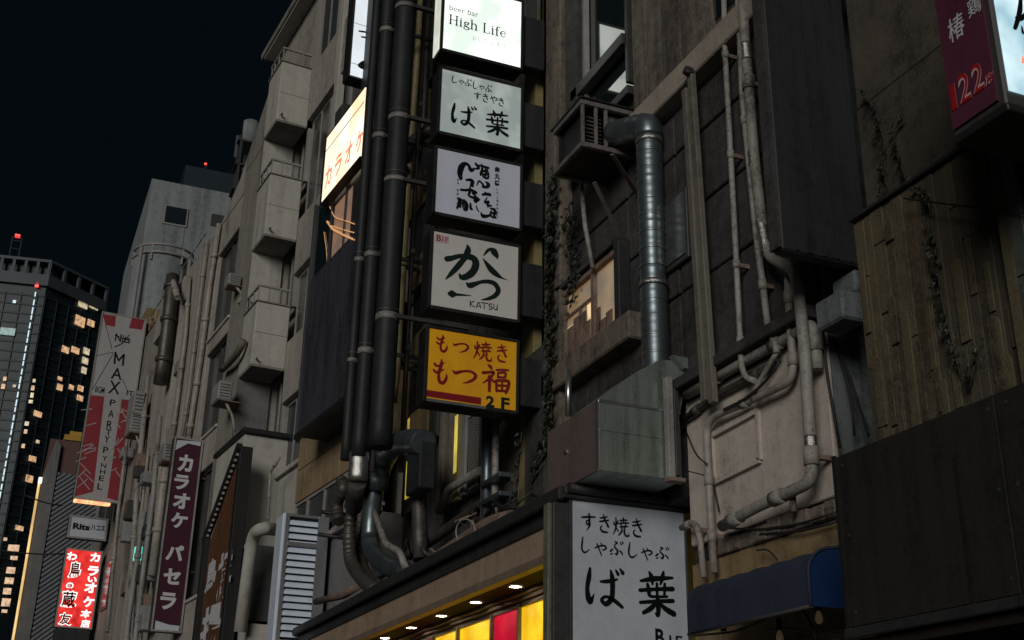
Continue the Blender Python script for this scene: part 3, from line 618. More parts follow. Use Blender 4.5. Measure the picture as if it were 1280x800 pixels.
# 3 running script
t, d = stack_sign('box_sign', 'blue white box sign in the middle of the stack with dense running script', [(547, 186), (650, 207), (649, 285), (543, 265)], 'sign_blue')
F = FK(535, 185, 7.617); mb = MB()
ST3 = [[(310,290,40),(302,240,55),(318,180,60),(350,150,40),(385,165,30),(405,210,40),(428,205,30),(440,190,10)],
 [(362,305,20),(400,305,34),(425,320,34),(415,355,38),(432,366,12)], [(312,398,26),(360,402,26),(405,400,30),(455,425,34)], [(400,360,10),(395,420,26),(385,450,20),(420,470,26),(470,480,30),(450,515,24),(490,490,14)],
 [(420,430,18),(450,460,24),(440,500,24),(455,520,14)], [(452,150,26),(480,190,30),(440,200,8)], [(480,165,14),(520,175,24),(575,190,22)], [(508,150,10),(515,200,24),(500,250,26),(495,262,8)], [(540,180,12),(548,230,22),(540,285,16)], [(510,225,20),(560,215,18)], [(515,255,22),(575,250,20)], [(520,275,16),(560,290,20),(575,270,18)], [(560,200,14),(570,240,20)],
 [(462,355,8),(485,315,16),(520,350,24),(525,370,28)], [(515,372,18),(560,370,30),(572,345,34),(545,325,14)], [(515,445,20),(545,440,26),(585,445,30),(588,455,10)], [(535,420,6),(550,428,14)], [(560,470,6),(535,520,16),(575,510,20),(560,545,18),(600,550,14)], [(560,515,10),(565,560,18)], [(500,615,8),(515,645,36),(550,650,28),(585,640,16)],
 [(590,575,14),(630,590,26),(640,620,16)], [(600,600,14),(590,640,20),(620,665,16)], [(635,580,10),(625,640,26),(640,665,18)], [(600,620,16),(645,625,16)],
 [(400,530,16),(402,575,26),(415,582,18)], [(455,550,8),(462,580,14),(480,605,10)], [(275,480,16),(300,490,26),(320,500,20)], [(290,490,14),(285,540,24),(270,575,16)], [(305,510,16),(300,560,22)], [(275,530,14),(325,525,16)], [(335,500,20),(360,530,34),(355,580,38),(335,585,20)], [(340,495,14),(325,560,18)]]
brush(mb, F, px_strokes(F, ST3, .92)); mb.make('calligraphy', 'ink', t)
mb = MB()
for ch, b in (('衆', (632,180,684,232)), ('丸', (634,240,684,300)), ('橋', (632,308,680,362))): put_text(mb, F, ch, *b, off=.03)
for k, ch in enumerate('しゃぶ酒肴亭あり'): put_text(mb, F, ch, 648, 380+k*37, 670, 404+k*37, off=.0)
for k, ch in enumerate('手作'): put_text(mb, F, ch, 276, 295+k*30, 292, 315+k*30)
for k, ch in enumerate('ち鶏'): put_text(mb, F, ch, 272, 390+k*36, 292, 415+k*36)
mb.make('small_lettering', 'ink', t)
# 4 katsu
t, d = stack_sign('box_sign', 'warm white box sign with bold brushed characters above KATSU, fourth from the top', [(542, 289), (648, 309), (646, 400), (538, 381)], 'sign_warm')
F = FK(535, 280, 6.667); mb = MB()
brush(mb, F, px_strokes(F, [[(155,292,48),(200,284,42),(260,268,36),(320,272,44),(375,285,56),(398,330,60),(375,395,58),(325,435,52),(280,445,44),(262,418,16)],
 [(325,176,12),(334,215,48),(305,280,46),(250,350,44),(195,410,36),(146,460,8)], [(462,264,6),(490,228,22),(515,212,26),(545,228,58),(568,262,44),(576,285,14)],
 [(455,286,5),(490,335,34),(530,385,52),(580,428,38),(620,452,12),(662,468,3)], [(320,492,14),(345,512,48),(390,500,36),(440,484,28),(500,480,34),(555,500,42),(584,550,42),(560,595,36),(505,622,26),(442,632,5)],
 [(180,582,40),(196,583,62),(212,584,50)], [(215,584,30),(240,588,22),(290,592,14),(358,597,3)]])); mb.make('calligraphy', 'ink_green', t)
mb = MB(); K = {'K': [[(0,0,.12),(0,1,.12)], [(.55,.05,.10),(.05,.5,.10),(.6,1,.12)]]}
brush(mb, F, px_strokes(F, [[(352,638,6),(350,688,7)], [(385,642,6),(354,664,6),(388,694,7)], [(400,696,6),(422,652,7),(438,700,7)], [(406,684,5),(436,686,5)], [(438,655,6),(498,662,6)], [(466,660,6),(466,705,7)], [(534,668,5),(512,668,7),(508,684,7),(532,694,7),(528,708,7),(504,710,5)], [(548,672,6),(546,700,7),(558,714,6),(572,708,6),(575,676,6)], [(575,680,6),(575,718,6)]])); mb.make('lettering', 'ink', t)
mb = MB(); quad_on(mb, F, [(60, 85), (172, 102), (172, 166), (60, 150)]); mb.make('floor_patch', 'pink_print', t)
mb = MB(); put_text(mb, F, 'B', 70, 90, 108, 142, .02, .006); put_text(mb, F, '1F', 118, 112, 168, 152, 0, .006); mb.make('floor_lettering', 'ink_brown', t)
# 5 yellow
t, d = stack_sign('box_sign', 'yellow box sign with dark red hiragana and 2F at the bottom of the stack', [(537, 410), (645, 428), (645, 515), (532, 496)], 'yellow')
F = FK(525, 400, 6.667); mb = MB()
for g, b in (('mo', (135,122,232,268)), ('tsu', (272,188,403,272)), ('yaki', (445,180,592,336)), ('ki', (638,203,726,349)), ('mo', (110,325,231,534)), ('tsu', (270,412,468,530)), ('fuku', (522,386,744,606))):
    brush(mb, F, norm_strokes(F, G[g], *b))
mb.make('lettering', 'crimson', t)
mb = MB(); quad_on(mb, F, [(53, 582), (508, 648), (508, 706), (50, 636)]); mb.make('red_strip', 'crimson', t)
mb = MB(); put_text(mb, F, '2', 548, 634, 618, 726, .035, .006); put_text(mb, F, 'F', 674, 648, 744, 745, .035, .006); mb.make('floor_lettering', 'ink_green', t)
box('silver_lip', 'alu', t, (SX-.01, SX+.02, d[0], d[0]+.76, d[2]-.04, d[2]-.004))

# ================================================================== BIG WHITE SIGN AT THE END OF THE CANOPY
bx = -10.53
BS = thing('white_end_sign', 'large unlit white signboard with brushed black characters standing at the end of the shop canopy', 'sign', (bx, 5.6, 2.2))
p0, p1 = M.at(715, 622, 0, bx), M.at(854, 642, 0, bx)
box('board', 'sign_cool', BS, (bx-.05, bx, p0.y, p1.y, 2.2, 4.455)); 
MB().box(bx-.07, bx+.012, p0.y-.03, p0.y-.001, 2.2, 4.47).box(bx-.07, bx+.012, p1.y+.001, p1.y+.03, 2.2, 4.47).make('frame', 'frame_dark', BS, .004)
box('top_rail', 'canopy_edge', BS, (bx-.06, bx+.05, 4.90, 6.55, 4.46, 4.50), bevel=.008)
MB().tube([(bx+.06, 4.95, 4.56), (bx+.06, 6.5, 4.55)], .055, 12).make('top_roll', 'canopy_edge', BS)
F = FK(710, 620, 4.444, bx); mb = MB()
for g, b in (('su', (75,98,150,192)), ('ki', (172,103,230,202)), ('yaki', (248,120,334,222)), ('ki', (355,126,412,226)), ('shi', (70,230,118,316)), ('ya', (150,262,212,330)), ('bu', (232,250,306,336)), ('shi', (330,260,384,343)), ('ya', (408,290,466,356)), ('bu', (485,282,560,357)), ('ba', (102,402,306,614)), ('ha', (394,423,592,662))):
    brush(mb, F, norm_strokes(F, G[g], *b))
put_text(mb, F, 'B', 484, 737, 534, 832, .03); put_text(mb, F, '1F', 562, 776, 634, 845, .01)
mb.make('lettering', 'ink', BS)

# ================================================================== SIGN AT THE UPPER RIGHT
RS0, RS1 = X(1190, 168, 4.2), X(1252, 132, 4.2)
zb = M.at(1190, 168, 1, 4.2).z
RS = thing('plum_box_sign', 'projecting box sign with plum edge numbered 122 and lit pale blue face, upper right corner', 'sign', ((RS0+RS1)/2, 4.8, zb))
box('casing', 'frame_dark', RS, (RS0, RS1+.02, 4.215, 5.3, zb-.02, 7.4), bevel=.01)
box('edge_board', 'maroon2', RS, (RS0+.012, RS1-.022, 4.2, 4.214, zb+.02, 7.4))
box('lit_board', 'sign_azure', RS, (RS1+.021, RS1+.03, 4.24, 5.28, zb+.06, 7.4))
box('bottom_tray', 'black', RS, (RS0-.01, RS1+.03, 4.21, 5.3, zb-.06, zb-.021), bevel=.006)
F = Face(M, 1, 4.2, 1140, 0, 4.443); 
def slant(mb, F, ch, x0, y0, x1, y1, off, d):
    # corners sit on the receding edge board
    a_ = F.uv(x0, y0); b_ = F.uv(x1, y1); u0, u1 = sorted((a_[0], b_[0])); put_text(mb, F, ch, 0, 0, 0, 0, off, d, uvbox=(u0, max(a_[1], b_[1]), u1, min(a_[1], b_[1])))
mb = MB(); u = lambda x, y: F.uv(x, y)
def cell(ch, xl, yl_top, yl_bot, xr, mb, off, d):
    a_ = u(xl, yl_top); b_ = u(xl, yl_bot); c_ = u(xr, yl_top)
    put_text(mb, F, ch, 0, 0, 0, 0, off, d, uvbox=(a_[0], a_[1], c_[0], b_[1]))
for off, mt, dd in ((.035, 'pink_print', .004), (-.004, 'red_print', .0055)):
    mb = MB(); cell('1', 210, 480, 632, 240, mb, off*.2, dd); cell('2', 252, 430, 600, 318, mb, off, dd); cell('2', 325, 375, 545, 392, mb, off, dd); cell('席', 402, 420, 490, 455, mb, off*.8, dd)
    mb.make('seat_count', mt, RS)
mb = MB(); cell('椿', 196, 120, 265, 292, mb, .008, .004); cell('鶏', 305, 15, 120, 385, mb, .008, .004); mb.make('lettering', 'white_print', RS)
F = Face(M, 0, RS1+.03, 1140, 0, 4.443); mb = MB()
brush(mb, F, px_strokes(F, [[(600,-20,20),(596,60,26),(572,150,22),(560,158,8)], [(572,100,10),(600,110,18),(625,85,22)], [(606,150,8),(612,185,16)]])); mb.make('calligraphy', 'ink', RS)
mb = MB(); brush(mb, F, px_strokes(F, [[(612,320,10),(618,345,22),(640,360,16)], [(606,350,8),(640,330,14)]])); mb.make('red_seal', 'red_neon', RS)

# ================================================================== VERTICAL DUCTS LEFT OF THE SIGNS
def onp(pts, y, fr=M): return [fr.at(a, b, 1, y) for a, b in pts]
def vx(px, py, y0=None):
    """photo x on the same vertical line at another photo height"""
    return lambda q: 702.3+(px-702.3)*(q+3288.8)/(py+3288.8)
def big_duct(name, label, px, py, top, bot, y, r, mat, collars, group='dark vertical ducts beside the sign stack', tail=None):
    xx = X(px, py, y); zt = M.at(vx(px, py)(top), top, 1, y).z; zb = M.at(vx(px, py)(bot), bot, 1, y).z
    t = thing(name, label, 'duct', (xx, y, zb), group=group)
    pts = [(xx, y, zt+2), (xx, y, zb)]+(tail or [])
    MB().tube(pts, r, 20, rf=lambda d, i: 1.0+(.012 if int(d/.9) % 2 else 0), step=.3).make('duct', mat, t)
    for c in collars:
        z = M.at(vx(px, py)(c), c, 1, y).z; zz = random.uniform(-.03, .03)
        MB().tube([(xx, y, z+.13+zz), (xx, y, z+.10+zz)], r*1.05, 20).make('strap', 'duct_old', t)
        MB().tube([(xx+zz*.2, y, z+.05), (xx, y, z-.05+zz)], r*1.09, 20).make('collar', 'band_grey', t)
        MB().box(xx+r*.6, xx+r*1.0, y+r*.3, 6.05, z-.03, z+.03).make('wall_bracket', 'frame_dark', t)
    return t, xx, zb
big_duct('vertical_duct', 'thick black duct nearest the sign stack, with grey collars', 502, 100, -40, 560, 4.78, .176, 'duct_dark', [12, 150, 228, 398])
t, xa, za = big_duct('vertical_duct', 'middle black duct of the three, ending in a galvanised sleeve', 453, 500, -40, 572, 4.78, .120, 'duct_dark', [40, 172, 320, 440])
big_duct('vertical_duct', 'leftmost thin black duct beside the slatted screen', 437, 500, -40, 575, 4.80, .085, 'duct_dark', [326, 452])
big_duct('vertical_duct', 'thin black duct tucked behind the two thick ones', 466, 430, -40, 572, 5.05, .10, 'duct_dark', [318, 446])
# small branch tees
for p in ((490, 205), (462, 200)):
    q = M.at(p[0], p[1], 1, 5.2)
xx = X(497, 205, 5.3); z = Z(497, 205, 5.3)
t = thing('branch_pipe', 'short dirty branch elbow between the black ducts and the wall', 'pipe', (xx, 5.4, z))
MB().tube([(xx+.1, 5.25, z-.25), (xx+.35, 5.3, z+.05), (xx+.9, 5.5, z+.28), (xx+1.0, 6.0, z+.3)], .11, 14).make('elbow', 'duct_old', t)
for k in (0, .25): MB().tube([(xx+.1+k, 5.22+.03*k, z-.3+.25*k), (xx+.16+k, 5.23, z-.24+.25*k)], .14, 14).make('collar', 'band_grey', t)
# yellow-green downpipe
pts = onp([(528, -30), (524, 40), (509, 240), (495, 478), (487, 506), (476, 520)], 5.45)
t = thing('yellow_green_downpipe', 'slender yellow green downpipe between the black ducts and the signs', 'pipe', tuple(pts[-1]))
MB().tube(pts, .065, 14).make('pipe', 'ygpipe', t)
for p in (190, 330): q = M.at(vx(509, 240)(p), p, 1, 5.45); MB().tube([q+Vector((0, 0, .05)), q-Vector((0, 0, .05))], .085, 14).make('coupling', 'ygpipe', t)
pts = onp([(538, -30), (530, 150), (520, 215), (548, 240)], 5.6)
t = thing('wall_pipe', 'dirty pipe with an elbow running behind the sign stack', 'pipe', tuple(pts[2])); MB().tube(pts, .06, 12).make('pipe', 'duct_old', t)

for lab, px_, y_, r_ in (('slim dark pipe squeezed between the two thick ducts', 483, 4.95, .04), ('slim grey pipe right of the thickest duct', 516, 5.3, .04)):
    p = [M.at(vx(px_, 300)(q_), q_, 1, y_) for q_ in (-40, 120, 300, 450, 590)]
    for q_ in p[1:]: q_.x, q_.y = p[0].x+random.uniform(-.01, .01), y_
    t = thing('slim_pipe', lab, 'pipe', tuple(p[-1]), group='slim pipes in the duct bundle'); MB().tube(p, r_, 10).make('pipe', 'duct_old', t)
    for q_ in (p[1], p[2], p[3]): z_ = q_.z+random.uniform(-.3, .3); MB().tube([(p[0].x, y_, z_), (p[0].x, y_, z_+.09)], r_*1.35, 10).make('coupling', 'band_grey', t)
# galvanised sleeve and corrugated bends at the foot of the ducts
def corr(d, i): return .88+.07*math.sin(d*60)
t = thing('flexible_duct', 'dented galvanised sleeve and corrugated bend below the middle black duct', 'duct', (xa, 5.3, za-2))
q0 = M.at(449, 566, 1, 4.80); q1 = M.at(447, 602, 1, 4.80); q2 = M.at(440, 640, 1, 5.25); 
MB().tube([q0, q1], .150, 18, step=.08, rf=lambda d, i: 1+.03*(i % 2)).make('sleeve', 'duct_shiny', t)
MB().tube([q1, M.at(442, 634, 1, 4.95)], .15, 8).make('reducer', 'duct_old', t)
MB().tube(onp([(442, 630), (436, 660), (437, 700), (450, 722), (470, 738)], 5.0), .115, 16, fillet=.3, step=.02, rf=corr).make('bend', 'duct_old', t)
t = thing('flexible_duct', 'blue black glossy duct curling into the canopy roof', 'duct', (xa+.5, 5.2, za-2))
MB().tube(onp([(473, 560), (470, 600), (462, 660), (463, 690), (488, 712), (508, 712)], 5.15), .135, 18, fillet=.5, step=.05, rf=lambda d, i: 1+.045*(i % 2)).make('bend', 'duct', t)
t = thing('flexible_duct', 'brown flexible hose duct curving down onto the canopy roof', 'duct', (xa+.2, 5.35, za-2))
MB().tube(onp([(452, 610), (450, 665), (450, 700), (462, 728), (485, 735)], 5.3), .10, 16, fillet=.4, step=.02, rf=corr).make('bend', 'duct_old', t)
t = thing('flexible_duct', 'short brown elbow duct beside the silver louvre', 'duct', (xa-.5, 5.35, za-2))
MB().tube(onp([(427, 600), (430, 612), (420, 630), (424, 652)], 5.0), .11, 16, fillet=.2, step=.02, rf=corr).make('bend', 'duct_old', t)
t = thing('exhaust_elbow', 'dark sheet metal exhaust elbow under the yellow sign turning down into a square chute', 'duct', tuple(M.at(528, 600, 1, 5.2)))
MB().tube(onp([(470, 612), (474, 585), (486, 562), (506, 551), (530, 553)], 5.15), .175, 18, fillet=.45, step=.12, rf=lambda d, i: 1+.04*(i % 2)).make('elbow', 'duct', t)
a = M.at(518, 560, 1, 5.2); b = M.at(534, 600, 1, 5.2)
MB().box(a.x-.02, b.x-.06, 5.1, 5.34, b.z-.1, a.z+.10).make('chute', 'duct_dark', t, .02)
MB().tube(onp([(524, 600), (524, 640), (526, 700)], 5.35), .11, 14).make('pipe', 'duct_old', t)
# tangle of pipes lying behind the canopy edge
for label, pts, y, r, mt in (
    ('dirty pipe slanting along the wall above the canopy roof, upper of the two', [(470, 722), (545, 672), (600, 632), (622, 622)], 5.55, .075, 'duct_old'),
    ('thicker rusty pipe slanting above the canopy edge, lower of the two', [(500, 728), (560, 690), (612, 655), (640, 648)], 5.25, .10, 'rusty'),
    ('thin pipe bending through the tangle below the exhaust chute', [(468, 640), (482, 680), (500, 690), (508, 712)], 5.05, .05, 'pipe'),
    ('brown post pipe rising from the left end of the canopy', [(402, 650), (398, 760)], 5.5, .12, 'rusty'),
    ('second post pipe rising beside the louvred box', [(424, 655), (420, 750)], 5.7, .10, 'duct_old'),
    ('short pipe laid on the canopy roof near the louvred box', [(395, 752), (430, 744), (452, 730)], 5.0, .06, 'rusty'),
    ('steep pipe running down behind the sign stack', [(548, 640), (560, 612), (600, 588)], 5.75, .06, 'pipe')):
    p = onp(pts, y); t = MB().tube(p, r, 12).make('wall_pipe', mt, None, label=label, cat='pipe')
t = thing('clamped_pipes', 'pair of upright pipes held by blue grey clamps below the yellow sign', 'pipe', tuple(M.at(612, 660, 1, 5.45)))
for px_, r, m_ in ((608, .075, 'duct'), (618, .045, 'pipe'), (603, .03, 'band_grey')):
    MB().tube(onp([(px_+2, 510), (px_, 670)], 5.45), r, 12).make('pipe', m_, t)
for py_ in (607, 630):
    a = M.at(602, py_, 1, 5.36); b = M.at(626, py_, 1, 5.36); MB().box(a.x, b.x, 5.34, 5.56, a.z-.03, a.z+.03).make('clamp', 'duct', t, .005)
rp = random.Random(21); LP = []
for k in range(16):
    px_ = rp.uniform(500, 660); py_ = 640-.45*(px_-600)+rp.uniform(-5, 18); a = M.at(px_, py_, 1, 5.3)
    pts = [a]
    for j in range(3): pts.append(pts[-1]+Vector((rp.uniform(-.4, .4), rp.uniform(-.1, .25), rp.uniform(-.25, .25))))
    for q in pts: q.z = max(q.z, 4.64)
    mt_ = rp.choice(('cable', 'duct_old', 'rusty')); o_ = MB().tube(pts, rp.choice((.012, .018, .03)), 6, fillet=.2).make('loose_pipe', mt_, None, label='x', cat='pipe', group='tangle of small pipes on the canopy roof'); LP.append((px_, mt_, o_))
for k, (_, c_, o_) in enumerate(sorted(LP, key=lambda t_: t_[0])): o_['label'] = '%s loose pipe in the canopy roof tangle, %s' % (['leftmost', 'second leftmost', 'third leftmost', 'fourth leftmost', 'fifth leftmost', 'sixth leftmost', 'seventh leftmost', 'eighth leftmost', 'eighth rightmost', 'seventh rightmost', 'sixth rightmost', 'fifth rightmost', 'fourth rightmost', 'third rightmost', 'second rightmost', 'rightmost'][k], {'cable': 'black and thin', 'duct_old': 'dirty grey', 'rusty': 'rusty brown'}[c_])
pts = []
for k in range(26): a_ = k/25*math.pi*2.2; pts.append(M.at(582+12*math.cos(a_), 665+16*math.sin(a_), 1, 4.98))
MB().tube(pts, .010, 6, fillet=.02).make('cable_coil', 'rail', None, label='grey loop of cable hanging above the canopy edge', cat='cable')
for (x0_, y0_, x1_, y1_, yy) in ((402, 640, 506, 651, 0), (398, 668, 462, 677, 0)):
    xr = X((x0_), y0_, 4.75); a = M.at(x0_, y0_, 0, -19.9); b = M.at(x1_, y1_, 0, -19.9)
    MB().tube([a, b], .035, 8).make('bracket_rod', 'black', None, label='%s black rod reaching from the louvred box to the ducts' % ('upper' if y0_ < 650 else 'lower'), cat='rod')
MB().tube(onp([(711, 463), (710, 520)], 5.3), .035, 10).make('stub_pipe', 'alu', None, label='short upright grey pipe stub left of the square hood', cat='pipe')

# ================================================================== CAGE, ROUND DUCT AND HOOD
cx = -10.55; CG = None
a = M.at(728, 128, 1, 5.30); b = M.at(728, 181, 1, 5.30); cX = a.x
far = X(706, 190, 5.30)
CG = thing('duct_cage', 'dark grey steel framed cage on struts holding the elbow of the round duct', 'cage', (cX-.4, 5.6, b.z), )
z0, z1 = b.z, a.z; xb_ = cX-.75; w_ = .038
for (x_, y_) in ((cX, 5.30), (cX, 5.98), (xb_, 5.30), (xb_, 5.98), (cX, 5.47), (cX, 5.60)):
    MB().box(x_-w_/2, x_+w_/2, y_-w_/2, y_+w_/2, z0, z1).make('upright', 'cage_steel', CG, .004)
for z_ in (z0, z1):
    MB().box(xb_, cX+.03, 5.265, 5.315, z_-.035, z_+.03).make('long_rail', 'cage_steel', CG, .004)
    MB().box(cX-.028, cX+.034, 5.318, 6.0, z_-.033, z_+.028).make('end_rail', 'cage_steel', CG, .004)
    MB().box(xb_-.03, xb_+.02, 5.318, 6.0, z_-.033, z_+.028).make('end_rail', 'cage_steel', CG, .004)
box('floor_plate', 'black', CG, (xb_+.02, cX-.03, 5.32, 5.99, z0-.01, z0+.01)); box('roof_plate', 'black', CG, (xb_-.05, cX+.06, 5.25, 6.0, z1+.032, z1+.05))
for k in range(9): box('unit_slat', 'cage_steel', CG, (cX-.16, cX-.12, 5.36, 5.60, z0+.05+k*(z1-z0-.1)/9, z0+.062+k*(z1-z0-.1)/9))
box('fan_unit', 'black', CG, (xb_+.10, cX-.165, 5.36, 5.61, z0+.03, z1-.05), bevel=.01)
box('back_panel', 'black', CG, (xb_+.03, xb_+.05, 5.33, 5.97, z0+.03, z1-.03))
box('inner_panel', 'steel', CG, (cX-.10, cX-.08, 5.62, 5.97, z0+.03, z1-.03))
for (p, q) in (((765, 193), (797, 243)), ((743, 228), (783, 313))):
    a = M.at(p[0], p[1], 1, 5.42 if p[0] > 750 else 5.35); b = M.at(q[0], q[1], 1, 5.98); MB().bar(a, b, .045, .02).make('strut', 'cage_steel', CG)
MB().tube([M.at(726, 225, 1, 5.7), M.at(731, 280, 1, 5.75), M.at(741, 335, 1, 5.85)], .03, 8).make('wall_pipe', 'pipe', None, label='thin pale pipe hanging below the cage', cat='pipe')
dy = 5.80
pa = M.at(811, 175, 1, dy); pb = M.at(810, 458, 1, dy); r = 15.6/1507*(pa-EYE).length*1.0
RD = thing('round_duct', 'round spiral galvanised duct dropping from the cage elbow to the hood', 'duct', (pa.x, dy, pb.z))
seam = lambda d, i: 1.035 if (d % .27) < .022 else 1.0
MB().tube([(pa.x, dy, pa.z+.02), (pa.x, dy, pb.z-.1)], r, 28, step=.02, rf=seam).make('duct', 'duct', RD)
MB().tube([(pa.x, dy, pa.z+.02), M.at(811, 158, 1, dy), M.at(799, 160, 1, dy-.03), M.at(768, 168, 1, dy-.10)], r*1.06, 24, fillet=.12, step=.035, rf=lambda d, i: 1+.05*(i % 2)).make('elbow', 'duct', RD)
for py_ in (178, 361): 
    z = Z(811, py_, dy); MB().tube([(pa.x, dy, z+.03), (pa.x, dy, z-.03)], r*1.07, 28).make('clamp_band', 'duct_shiny', RD)
# hood and box
for k in range(13):
    z = pb.z+.06+k*(pa.z-pb.z-.05)/13; MB().tube([(pa.x, dy, z), (pa.x, dy, z+.012)], r*1.035, 28).make('seam_ring', 'alu', RD)
HX = -9.9
HD = thing('exhaust_hood', 'sheet metal hood box with mauve side standing on the canopy roof under the round duct', 'hood', (HX-.5, 5.4, 4.6))
zt = M.at(748, 500, 0, HX).z; zb = 4.60; y1 = M.at(850, 518, 0, HX).y
MB().box(-11.05, HX, 5.0, y1, zb, zt).make('box', 'steel', HD, .008)
box('side_panel', 'mauve', HD, (-11.06, HX-.02, 4.985, 4.999, zb, zt-.01), bevel=.003)
box('corner_strip', 'alu', HD, (HX-.02, HX+.006, 4.98, 5.0, zb, zt))
MB().box(HX+.001, HX+.008, 5.01, y1-.02, zt-.30, zt-.285).make('seam', 'steel', HD)
MB().box(HX+.001, HX+.012, 5.0, y1, zt-.018, zt).make('rim', 'alu', HD)
MB().box(-10.62, -10.56, 4.965, 4.984, zb+.34, zb+.37).make('latch', 'alu', HD)
hp = [M.at(x_, y_, 0, HX-.03) for x_, y_ in ((749, 499), (850, 516), (861, 474), (861, 452), (826, 449), (797, 464))]
MB().prism([(q.y, max(q.z, zt+.003)) for q in hp], 0, HX-.03, HX-.62).make('hood_slope', 'steel', HD, .006)
MB().prism([(hp[3].y-.10, hp[3].z-.11), (hp[3].y+.02, hp[3].z-.11), (hp[3].y+.02, hp[3].z+.01), (hp[3].y-.24, hp[3].z+.01)], 0, HX-.028, HX+.05).make('top_housing', 'steel', HD, .004)
a = M.at(833, 470, 0, HX+.1); b = M.at(854, 598, 0, HX+.1)
MB().box(HX+.02, HX+.1, a.y, a.y+.07, b.z, a.z).make('side_post', 'frame_grey', HD, .006)
MB().box(HX+.02, HX+.08, a.y+.09, b.y, b.z+.03, a.z-.10).make('side_cover', 'frame_dark', HD, .006)
MB().box(HX+.01, HX+.12, a.y-.01, b.y+.02, b.z-.04, b.z).make('side_foot', 'rusty', HD, .006)

# ================================================================== PIPES ON THE RIGHT WALL
def pipe(name, label, pts, y, r, mat, fit=(), cat='pipe', seg=14, fm=None):
    p = onp(pts, y); t = thing(name, label, cat, tuple(min(p, key=lambda q: q.z)))
    MB().tube(p, r, seg).make('pipe', mat, t)
    for i, fr_ in fit:
        a, b = p[i], p[i+1]; c = a.lerp(b, fr_); d = (b-a).normalized()*r*1.5
        MB().tube([c-d, c+d], r*1.28, seg).make('coupling', fm or mat, t)
        if abs(d.z) > abs(d.x): MB().box(c.x-r*.5, c.x+r*.5, c.y+r*.6, 6.02, c.z-.02, c.z+.02).make('wall_clip', 'rusty', t)
    return t
for lab, p, q, dx in (('left of the pair of square conduits', (857, 112), (882, 502), 0), ('right of the pair of square conduits, capped at its top', (864, 92), (892, 504), .0)):
    a = M.at(*p, 1, 5.80); b = M.at(*q, 1, 5.80); t = thing('square_conduit', 'long upright square conduit, %s' % lab, 'conduit', tuple(b), group='pair of square conduits')
    MB().bar(a, b, .085, .06, (0, 1, 0)).make('conduit', 'conduit', t, .006)
    if 'capped' in lab: MB().tube([a+Vector((-.03, -.03, 0)), a+Vector((.03, -.03, .03))], .06, 10).make('cap', 'black', t)
pipe('thin_pipe', 'thin pale pipe with an elbowed foot left of the main downpipe', [(904, -40), (906, 60), (911, 150), (919, 300), (927, 460), (933, 473), (944, 476)], 5.86, .028, 'pipe', [(1, .1), (2, .3), (3, .2), (3, .8)])
pipe('thin_pipe', 'second thin pipe running just beside the main downpipe', [(921, -40), (928, 120), (944, 280), (960, 410), (970, 432), (971, 442)], 5.88, .032, 'pipe', [(1, .2), (2, .6)])
t = pipe('main_downpipe', 'thick grey downpipe with taped joints, kinked sideways halfway down the right wall', [(926, -40), (932, 60), (944, 210), (955, 300), (962, 322), (992, 336), (998, 360), (1006, 440), (1015, 585), (1013, 603), (985, 616), (945, 634), (902, 658)], 5.80, .050, 'pipe', [(1, .3), (7, .9), (10, .3), (11, .6)])
for (i0, i1) in (((932, 55), (934, 75)), ((941, 190), (943, 205)), ((951, 275), (959, 318)), ((1013, 545), (1015, 580))):
    a, b = onp([i0, i1], 5.80); MB().tube([a, b], .055, 14, step=.02, rf=lambda d, i: 1+.04*math.sin(i*2.3)).make('foil_tape', 'duct_shiny', t)
pipe('small_downpipe', 'medium pipe dropping behind the main downpipe and turning left along the plaster wall', [(985, 345), (987, 400), (992, 462), (986, 478), (940, 500), (893, 520), (883, 533), (884, 560), (888, 640), (893, 716)], 5.90, .036, 'pipe_pale', [(0, .5), (1, .8), (4, .2), (7, .5), (8, .4)])
pipe('horizontal_pipe', 'fat pipe along the top of the plaster wall with a drooping end', [(858, 494), (930, 452), (1000, 414), (1014, 404), (1019, 420), (1022, 462)], 5.92, .050, 'pipe', [(0, .5), (1, .6), (4, .2)])
pipe('horizontal_pipe', 'darker pipe half hidden under the ledge beside the hood', [(852, 528), (890, 498), (935, 474), (968, 455)], 5.96, .04, 'duct_old', [(0, .5), (2, .3)])
pipe('link_pipe', 'slim diagonal pipe joining two wall pipes', [(971, 440), (962, 455), (948, 480), (940, 500)], 5.88, .022, 'pipe', [])
pipe('tee_stub', 'short stub hanging from the lowest wall pipe', [(990, 614), (992, 640)], 5.86, .03, 'trim', [])
pipe('fixture_pipe', 'pale pipe bits with a bent end beside the white end sign', [(852, 660), (868, 652), (875, 672), (880, 722)], 5.88, .03, 'pipe_pale', [(0, .5), (1, .5)])
